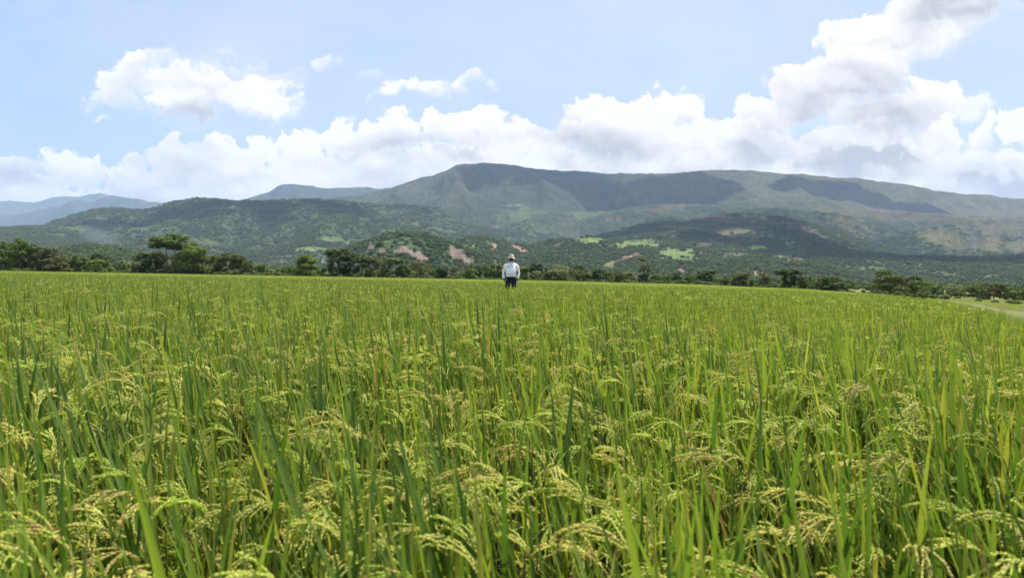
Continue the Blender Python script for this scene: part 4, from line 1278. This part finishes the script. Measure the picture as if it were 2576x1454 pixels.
def build_rice():
    mats = (M_LEAF, M_STEM, M_GRAIN)
    near = [variant('rice_source', rice_clump(s, 0, 27, 8).mesh('rice_near', True, mats)) for s in range(9)]
    mid = [variant('rice_source', rice_clump(50 + s, 1, 23, 5).mesh('rice_mid', True, mats)) for s in range(7)]
    far = [variant('rice_source', rice_patch(s).mesh('rice_far', True, mats)) for s in range(5)]
    # grid with jitter
    def grid(y0, y1, step, umax):
        ys = np.arange(y0, y1, step); P = []
        for yv in ys:
            h = umax * abs(yv) + 1.2
            xs = np.arange(-h, h, step)
            P.append(np.stack([xs, np.full(len(xs), yv)], -1))
        P = np.concatenate(P); P += RNG.uniform(-.5, .5, P.shape) * step * .9
        return P
    A = grid(-1.2, 13, .19, .95); A = A[~((np.hypot(A[:, 0], A[:, 1]) < .50))]
    B = grid(13, 46, .235, .84)
    C_ = grid(46, 215, 1.0, .84)
    P = np.concatenate([A, B, C_]); lod = np.concatenate([np.zeros(len(A)), np.ones(len(B)), np.full(len(C_), 2)]).astype(int)
    x, y = P[:, 0], P[:, 1]
    u = x / np.maximum(y, .5)
    ed = edge_d(np.clip(u, -1.2, 1.2))
    wob = 1 + .03 * (fbm(u * 60, u * 0, 3, 4) - .5)
    keep = (y < ed * wob) | (y < 1.0)
    x, y, lod = x[keep], y[keep], lod[keep]; n = len(x)
    z = ground_z(x, y)
    h = rice_h(y) / .58
    vig = fbm(x / 1.6, y / 1.6, 4, 21); vig2 = fbm(x / 9, y / 9, 3, 22)
    sc = h * (0.90 + .22 * (vig - .5) * 2 * .6 + .1 * (vig2 - .5)) * RNG.uniform(.9, 1.12, n)
    scl = np.stack([np.where(lod == 2, 1.0, sc), np.where(lod == 2, 1.0, sc), sc], -1)
    scl[lod == 0, :2] *= 1.0
    rot = np.stack([RNG.normal(0, .05, n), RNG.normal(-.03, .05, n), RNG.normal(0, .55, n)], -1)
    rot[lod == 2, :2] = 0
    k = np.where(lod == 0, RNG.integers(0, 9, n), np.where(lod == 1, 9 + RNG.integers(0, 7, n), 16 + RNG.integers(0, 5, n)))
    # the join node lists its inputs in reverse order of linking
    print('rice instances', n, np.bincount(lod))
    scatter('rice_crop', np.stack([x, y, z], -1), rot, scl, k, near + mid + far)


build_rice()


# ------------------------------------------------------------------ the man standing in the rice
M_SKIN = plain('skin', (0.075, 0.034, 0.022), 0.55, 0.35, 40, 0.12)
M_SHIRT = plain('white_cotton', (0.90, 0.885, 0.90), 0.85, 0.15, 14, 0.05, 0.25)
M_TROUSER = plain('dark_denim', (0.018, 0.028, 0.06), 0.85, 0.15, 60, 0.3, 0.3)
M_BLACK = plain('black_cloth', (0.014, 0.013, 0.014), 0.8, 0.2, 60, 0.2)
M_HAT = plain('canvas_hat', (0.50, 0.45, 0.37), 0.9, 0.1, 60, 0.15, 0.2)
M_HATBAND = plain('hat_band', (0.36, 0.30, 0.23), 0.9, 0.1, 60, 0.15)
M_COLLAR = plain('collar_cloth', (0.36, 0.33, 0.25), 0.9, 0.1, 60, 0.2)
M_EMB = plain('green_print', (0.07, 0.25, 0.14), 0.7, 0.2, 60, 0.1)
M_EMBW = plain('white_print', (0.62, 0.70, 0.62), 0.7, 0.2, 60, 0.1)
M_METAL = plain('steel', (0.5, 0.52, 0.56), 0.3, 0.6, 60, 0.1)
M_BOOT = plain('boot_rubber', (0.03, 0.028, 0.025), 0.6, 0.3, 60, 0.2)
M_HAIR = plain('hair', (0.012, 0.010, 0.009), 0.7, 0.3, 60, 0.2)


def fused(name, mb, mats, parent, vox, smooth_it=4):
    me = mb.mesh(name, True, mats)
    o = new_obj(name, me, parent)
    md = o.modifiers.new('fuse', 'REMESH'); md.mode = 'VOXEL'; md.voxel_size = vox; md.use_smooth_shade = True
    if smooth_it:
        sm = o.modifiers.new('relax', 'SMOOTH'); sm.iterations = smooth_it; sm.factor = .5
    return o


def ell(mb, c, R, n=12, m=0):
    c = np.array(c); vs = []; fs = []; k = 8
    for i in range(k + 1):
        ph = math.pi * i / k
        for j in range(n):
            a = 2 * math.pi * j / n
            vs.append(tuple(c + np.array(R) * (math.sin(ph) * math.cos(a), math.sin(ph) * math.sin(a), math.cos(ph))))
    for i in range(k):
        for j in range(n):
            fs.append((i * n + j, (i + 1) * n + j, (i + 1) * n + (j + 1) % n, i * n + (j + 1) % n))
    mb.add(vs, fs, (0, 0, 0), m)


def rings(mb, data, n=20):
    """stacked elliptical sections (z, cx, cy, rx, ry)"""
    vs = []; fs = []
    for (z, cx, cy_, rx, ry) in data:
        for k in range(n):
            a = 2 * math.pi * k / n
            ca, sa = math.cos(a), math.sin(a)
            e = .82
            vs.append((cx + rx * abs(ca) ** e * (1 if ca >= 0 else -1), cy_ + ry * abs(sa) ** e * (1 if sa >= 0 else -1), z))
    for i in range(len(data) - 1):
        for k in range(n):
            fs.append((i * n + k, i * n + (k + 1) % n, (i + 1) * n + (k + 1) % n, (i + 1) * n + k))
    fs.append(tuple(range(n))[::-1]); fs.append(tuple(range((len(data) - 1) * n, len(data) * n)))
    mb.add(vs, fs)


def build_person():
    d = 24.0
    u, _ = ray(1285.5, 690)
    z0 = float(ground_z(u * d, d))
    root = bpy.data.objects.new('person', None); COL.objects.link(root)
    root.location = (u * d, d, z0); root.rotation_euler = (0, 0, rad(-4))
    tag(root, 'man in white long sleeved shirt, dark jeans and beige bucket hat standing in the rice', 'person')
    # faces -Y (towards the camera); image right = +X
    b = MB()
    rings(b, [(.84, 0, 0, .165, .115), (.95, 0, -.01, .175, .13), (1.08, 0, -.02, .175, .14), (1.22, 0, -.01, .175, .13), (1.34, 0, 0, .165, .110), (1.41, 0, .01, .11, .085), (1.46, 0, .01, .06, .06)])
    b.tube([(0, .01, 1.40), (0, 0, 1.50)], [.062, .056], 12)
    for s in (-1, 1):
        sh = (s * .170, .01, 1.345); el = (s * .250, .03, 1.11); wr = (s * .242, -.035, .875)
        b.tube([sh, ((sh[0] + el[0]) / 2, .02, 1.25), el, ((el[0] + wr[0]) / 2, 0, .99), wr], [.052, .048, .042, .038, .029], 10)
        # hand: palm, four fingers of different length curled to the thigh, thumb from the side
        pal = (wr[0] - s * .008, wr[1] - .018, wr[2] - .065)
        b.tube([wr, ((wr[0] + pal[0]) / 2, (wr[1] + pal[1]) / 2, (wr[2] + pal[2]) / 2), pal], [(.028, .024), (.040, .024), (.042, .022)], 10)
        for q, (ln, oy) in enumerate([(.066, -.030), (.074, -.010), (.070, .010), (.054, .028)]):
            k0 = (pal[0], pal[1] + oy, pal[2] - .005)
            k1 = (pal[0] - s * .012, k0[1] - .004, k0[2] - ln * .45)
            k2 = (pal[0] - s * .034, k0[1] - .006, k0[2] - ln * .72)
            k3 = (pal[0] - s * .050, k0[1] - .006, k0[2] - ln * .62)
            b.tube([k0, k1, k2, k3], [.0105, .0098, .009, .0075], 7)
        t0 = (pal[0] - s * .004, pal[1] - .028, pal[2] + .035)
        b.tube([t0, (t0[0] - s * .016, t0[1] - .022, t0[2] - .025), (t0[0] - s * .022, t0[1] - .024, t0[2] - .052)], [.014, .011, .009], 7)
        hp = (s * .095, 0, .86); kn = (s * .115, -.01, .47); an = (s * .12, .02, .08)
        b.tube([hp, (s * .11, -.005, .68), kn, (s * .118, .012, .30), an], [.088, .078, .057, .052, .036], 12)
        b.tube([(an[0], .03, .05), (an[0] + s * .01, -.06, .045), (an[0] + s * .02, -.17, .03)], [.038, .042, .028], 8)
    ell(b, (0, -.005, 1.585), (.078, .095, .118), 16)           # skull
    ell(b, (0, -.035, 1.528), (.058, .062, .062), 14)           # jaw
    ell(b, (0, -.100, 1.572), (.014, .020, .026), 8)            # nose
    for s in (-1, 1):
        ell(b, (s * .080, .005, 1.572), (.012, .022, .034), 8)  # ears
    ell(b, (0, -.088, 1.532), (.026, .012, .009), 8)            # lips
    body = fused('body', b, (M_SKIN,), root, .0075, 3)
    for s in (-1, 1):
        e = MB(); ell(e, (s * .030, -.088, 1.590), (.013, .008, .006), 8)
        new_obj('eye', e.mesh('eye', True, (M_BLACK,)), body)
        e = MB(); ell(e, (s * .031, -.090, 1.606), (.020, .007, .004), 8)
        new_obj('eyebrow', e.mesh('eyebrow', True, (M_BLACK,)), body)
    h = MB(); ell(h, (0, .018, 1.595), (.082, .088, .108), 16)
    new_obj('hair', h.mesh('hair', True, (M_HAIR,)), root)
    # shirt
    t = MB()
    rings(t, [(.915, 0, -.005, .176, .142), (.935, 0, -.008, .182, .150), (.99, 0, -.015, .184, .160), (1.06, 0, -.03, .186, .174), (1.14, 0, -.028, .182, .166), (1.24, 0, -.012, .184, .148),
              (1.31, 0, -.002, .190, .135), (1.355, 0, .004, .174, .118), (1.40, 0, .008, .132, .098), (1.435, 0, .008, .092, .078), (1.462, 0, .006, .068, .066)], 28)
    for s in (-1, 1):
        t.tube([(s * .130, .005, 1.352), (s * .180, .01, 1.338), (s * .214, .015, 1.27), (s * .244, .022, 1.18), (s * .262, .03, 1.11), (s * .264, .012, 1.03), (s * .256, -.012, .95), (s * .247, -.028, .895), (s * .244, -.034, .872)],
               [.050, .061, .062, .056, .052, .049, .046, .045, .040], 14)
        t.tube([(s * .247, -.028, .897), (s * .244, -.034, .868)], [.046, .044], 14)
    sh = fused('shirt', t, (M_SHIRT,), root, .010, 2)
    tx = bpy.data.textures.new('folds', 'CLOUDS'); tx.noise_scale = .085; tx.noise_depth = 2
    dm = sh.modifiers.new('folds', 'DISPLACE'); dm.texture = tx; dm.strength = .028; dm.mid_level = .5; dm.texture_coords = 'LOCAL'
    # collar, placket, emblems, pocket seam
    c = MB()
    for s in (-1, 1):
        c.add([(s * .012, -.083, 1.437), (s * .066, -.050, 1.474), (s * .074, -.064, 1.440), (s * .040, -.097, 1.405),
               (s * .012, -.078, 1.437), (s * .066, -.044, 1.474), (s * .074, -.056, 1.440), (s * .040, -.090, 1.405)],
              [(0, 1, 2, 3), (7, 6, 5, 4), (0, 3, 7, 4), (1, 5, 6, 2), (0, 4, 5, 1), (3, 2, 6, 7)])
    c.tube([(math.cos(a) * .072, .004 + math.sin(a) * .068, 1.462 + .012 * math.sin(a)) for a in np.linspace(-.6, 3.75, 14)], [(.006, .014)] * 14, 6)
    new_obj('collar', c.mesh('collar', False, (M_COLLAR,)), sh)
    p = MB(); p.tube([(0, -.105, 1.420), (-.004, -.140, 1.36), (-.006, -.152, 1.30)], [(.007, .004)] * 3, 6)
    new_obj('placket', p.mesh('placket', False, (M_COLLAR,)), sh)

    def emblem(cx, z, y, rx, rz, inner=True):
        m = MB()
        def disc(rx_, rz_, yy, mi):
            n = 18; vs = [(cx + rx_ * math.cos(a), yy, z + rz_ * math.sin(a)) for a in np.linspace(0, 2 * math.pi, n, endpoint=False)]
            vs += [(v[0], yy + .016, v[2]) for v in vs]
            m.add(vs, [tuple(range(n)), tuple(range(n, 2 * n))[::-1]] + [(i, i + n, (i + 1) % n + n, (i + 1) % n) for i in range(n)], (0, 0, 0), mi)
        disc(rx, rz, y, 0)
        if inner:
            for k in range(4):
                x = cx - rx * .6 + k * rx * .4
                m.add([(x - .004, y - .002, z - rz * .45), (x + .004, y - .002, z - rz * .45), (x + .004, y - .002, z + rz * .45), (x - .004, y - .002, z + rz * .45)], [(0, 1, 2, 3)], (0, 0, 0), 1)
        new_obj('emblem', m.mesh('emblem', False, (M_EMB, M_EMBW)), sh)
    emblem(-.088, 1.292, -.163, .038, .021)
    emblem(.066, 1.290, -.163, .016, .015, False)
    # trousers
    q = MB()
    rings(q, [(.76, 0, 0, .172, .125), (.84, 0, 0, .180, .135), (.93, 0, -.005, .178, .135)], 24)
    for s in (-1, 1):
        q.tube([(s * .092, 0, .86), (s * .100, -.002, .74), (s * .112, -.008, .60), (s * .118, -.010, .46), (s * .120, .006, .28), (s * .121, .015, .10)], [.092, .095, .086, .078, .070, .064], 14)
    new_tr = fused('trousers', q, (M_TROUSER,), root, .012, 2)
    w = MB()
    rings(w, [(.862, .005, -.118, .120, .036), (.90, .005, -.128, .125, .045), (.935, .005, -.122, .120, .036)], 16)
    w.tube([(math.cos(a) * .187, math.sin(a) * .142 - .002, .918) for a in np.linspace(0, 2 * math.pi, 25)], [(.008, .018)] * 25, 6)
    new_obj('waist_bag', w.mesh('waist_bag', True, (M_BLACK,)), root)
    k = MB(); k.tube([(-.150 + .018 * math.cos(a), -.135, .845 + .032 * math.sin(a)) for a in np.linspace(0, 5.6, 12)], [.0035] * 12, 6)
    new_obj('key_clip', k.mesh('key_clip', True, (M_METAL,)), root)
    for s in (-1, 1):
        f = MB(); f.tube([(s * .121, .02, .30), (s * .122, .022, .12), (s * .123, .02, .05)], [.062, .052, .050], 12)
        f.tube([(s * .122, .05, .04), (s * .128, -.06, .045), (s * .136, -.18, .035)], [(.05, .045), (.052, .045), (.042, .034)], 10)
        fused('boot', f, (M_BOOT,), root, .012, 2)
    # bucket hat: crown and drooping wavy brim
    ht = MB(); n = 28; sec = []
    prof = [(.0, .118, 1.712), (.045, .0, 1.716), (.070, 0, 1.709), (.082, 0, 1.685), (.089, 0, 1.645), (.094, 0, 1.622)]
    vs = []; fs = []
    for (rr, _, z) in prof:
        for j in range(n):
            a = 2 * math.pi * j / n
            vs.append((rr * math.cos(a), .012 + rr * 1.14 * math.sin(a), z + .004 * math.sin(3 * a)))
    for i in range(len(prof) - 1):
        for j in range(n):
            fs.append((i * n + j, i * n + (j + 1) % n, (i + 1) * n + (j + 1) % n, (i + 1) * n + j))
    ht.add(vs, fs)
    hat = new_obj('hat', ht.mesh('hat', True, (M_HAT,)), root)
    br = MB(); vs = []; fs = []
    for i, t_ in enumerate(np.linspace(0, 1, 6)):
        for j in range(n):
            a = 2 * math.pi * j / n
            side = abs(math.cos(a)) ** 1.5
            rr = .093 + .050 * t_
            dz = -(.022 + .062 * side) * t_ ** 1.15 + .006 * math.sin(2 * a + 1) * t_
            if math.cos(a) < 0: dz += .012 * t_ * side
            vs.append((rr * math.cos(a), .012 + rr * 1.10 * math.sin(a), 1.628 + dz))
    for i in range(5):
        for j in range(n):
            fs.append((i * n + j, (i + 1) * n + j, (i + 1) * n + (j + 1) % n, i * n + (j + 1) % n))
    br.add(vs, fs)
    bo = new_obj('brim', br.mesh('brim', True, (M_HAT,)), hat)
    sd_ = bo.modifiers.new('thick', 'SOLIDIFY'); sd_.thickness = .004
    bd = MB(); bd.tube([(math.cos(a) * .0935, .012 + math.sin(a) * .1065, 1.637 + .004 * math.sin(3 * a)) for a in np.linspace(0, 2 * math.pi, 29)], [(.003, .011)] * 29, 6)
    new_obj('hat_band', bd.mesh('hat_band', True, (M_HATBAND,)), hat)


build_person()


# ------------------------------------------------------------------ unseen clouds, added above the frame so that their shadows fall on the mountains
def land_hit(X, Y, y0=1200.0):
    u, e = ray(X, Y)
    ys = np.linspace(y0, 20000, 2500)
    h = hills_h(np.full_like(ys, u), ys)
    hit = np.nonzero(h >= CAM_Z + e * ys)[0]
    k = hit[0] if len(hit) else len(ys) - 1
    return u * ys[k], ys[k], h[k]


def build_shade_clouds():
    m, T = new_mat('shade_cloud_white')
    out(T, principled(T, rgb(0.85, 0.86, 0.88), 1.0, 0.0))
    spots = [(1480, 450, 1300, 700, 0), (1620, 480, 900, 600, 2), (1230, 430, 300, 500, 1), (2060, 480, 620, 320, 23), (2330, 530, 420, 150, 9), (1760, 505, 300, 150, 17),
             (1780, 560, 480, 240, 4), (2060, 605, 560, 300, 5), (620, 512, 700, 200, 6), (2330, 650, 600, 200, 11), (1600, 575, 330, 200, 10)]
    for X, Y, rx, ry, sd in spots:
        if rx == 0: continue
        hx, hy, hz = land_hit(X, Y)
        alt = 6500.0
        k = (alt - hz) / sdir.z
        c = np.array([hx + sdir.x * k, hy + sdir.y * k, alt])
        bm = bmesh.new(); bmesh.ops.create_icosphere(bm, subdivisions=5, radius=1.0)
        co = np.array([v.co[:] for v in bm.verts])
        n = fbm(co[:, 0] * 2.2 + sd * 7, co[:, 1] * 2.2 + co[:, 2] * 1.3, 4, 100 + sd)
        s = .15 + 1.7 * n
        for v, q in zip(bm.verts, s): v.co = v.co * float(q)
        me = bpy.data.meshes.new('shade_cloud'); bm.to_mesh(me); bm.free()
        me.polygons.foreach_set('use_smooth', [True] * len(me.polygons))
        o = new_obj('shade_cloud', me, mats=(m,)); o.location = c; o.scale = (rx, ry, 160)
        tag(o, kind='structure')


build_shade_clouds()


# ------------------------------------------------------------------ a thin drift of smoke at the foot of the left hills
def build_smoke():
    m = bpy.data.materials.new('thin_smoke'); m.use_nodes = True
    m.node_tree.nodes.clear(); T = NT(m.node_tree)
    v = T.node('ShaderNodeVolumePrincipled')
    v.inputs['Color'].default_value = rgb(0.75, 0.82, 1.0)
    v.inputs['Density'].default_value = 0.0010
    for k in ('Density Attribute', 'Color Attribute', 'Temperature Attribute'): v.inputs[k].default_value = ''
    o_ = T.node('ShaderNodeOutputMaterial'); T.l.new(v.outputs[0], o_.inputs['Volume'])
    d = 2700.0
    pts = []
    for X, Y in ((318, 622), (300, 612), (280, 604), (255, 596), (230, 588), (200, 582)):
        u, e = ray(X, Y); pts.append((u * d, d, CAM_Z + e * d))
        d += 25
    bm = bmesh.new(); bmesh.ops.create_icosphere(bm, subdivisions=5, radius=1.0)
    co = np.array([q.co[:] for q in bm.verts])
    P = np.array(pts); t = (co[:, 0] + 1) / 2 * (len(P) - 1)
    ax = np.stack([np.interp(t, range(len(P)), P[:, k]) for k in range(3)], -1)
    rr = (8 + 42 * (co[:, 0] + 1) / 2) * (.5 + fbm(co[:, 0] * 5, co[:, 1] * 2 + co[:, 2] * 2, 4, 300))
    new = ax + np.stack([co[:, 0] * 0, co[:, 1] * rr * 1.3, co[:, 2] * rr], -1)
    for q, c in zip(bm.verts, new): q.co = c
    bmesh.ops.reverse_faces(bm, faces=bm.faces)
    me = bpy.data.meshes.new('smoke'); bm.to_mesh(me); bm.free()
    tag(new_obj('smoke', me, mats=(m,)), kind='stuff')


build_smoke()


# ------------------------------------------------------------------ haze
def build_haze():
    m = bpy.data.materials.new('air'); m.use_nodes = True
    m.node_tree.nodes.clear(); T = NT(m.node_tree)
    v = T.node('ShaderNodeVolumePrincipled')
    v.inputs['Color'].default_value = rgb(0.53, 0.71, 1.0)
    v.inputs['Density'].default_value = HAZE
    v.inputs['Density Attribute'].default_value = ''
    v.inputs['Color Attribute'].default_value = ''
    v.inputs['Temperature Attribute'].default_value = ''
    v.inputs['Anisotropy'].default_value = 0.0
    o_ = T.node('ShaderNodeOutputMaterial'); T.l.new(v.outputs[0], o_.inputs['Volume'])
    x, y0, y1, z0, z1 = 25600, -24500, 24700, -8.0, 2350
    co = [(a, b, c) for a in (-x, x) for b in (y0, y1) for c in (z0, z1)]
    me = bpy.data.meshes.new('haze')
    me.from_pydata(co, [], [(0, 1, 3, 2), (4, 6, 7, 5), (0, 4, 5, 1), (2, 3, 7, 6), (0, 2, 6, 4), (1, 5, 7, 3)])
    tag(new_obj('haze', me, mats=(m,)), kind='stuff')


HAZE = 4.1e-5
build_haze()
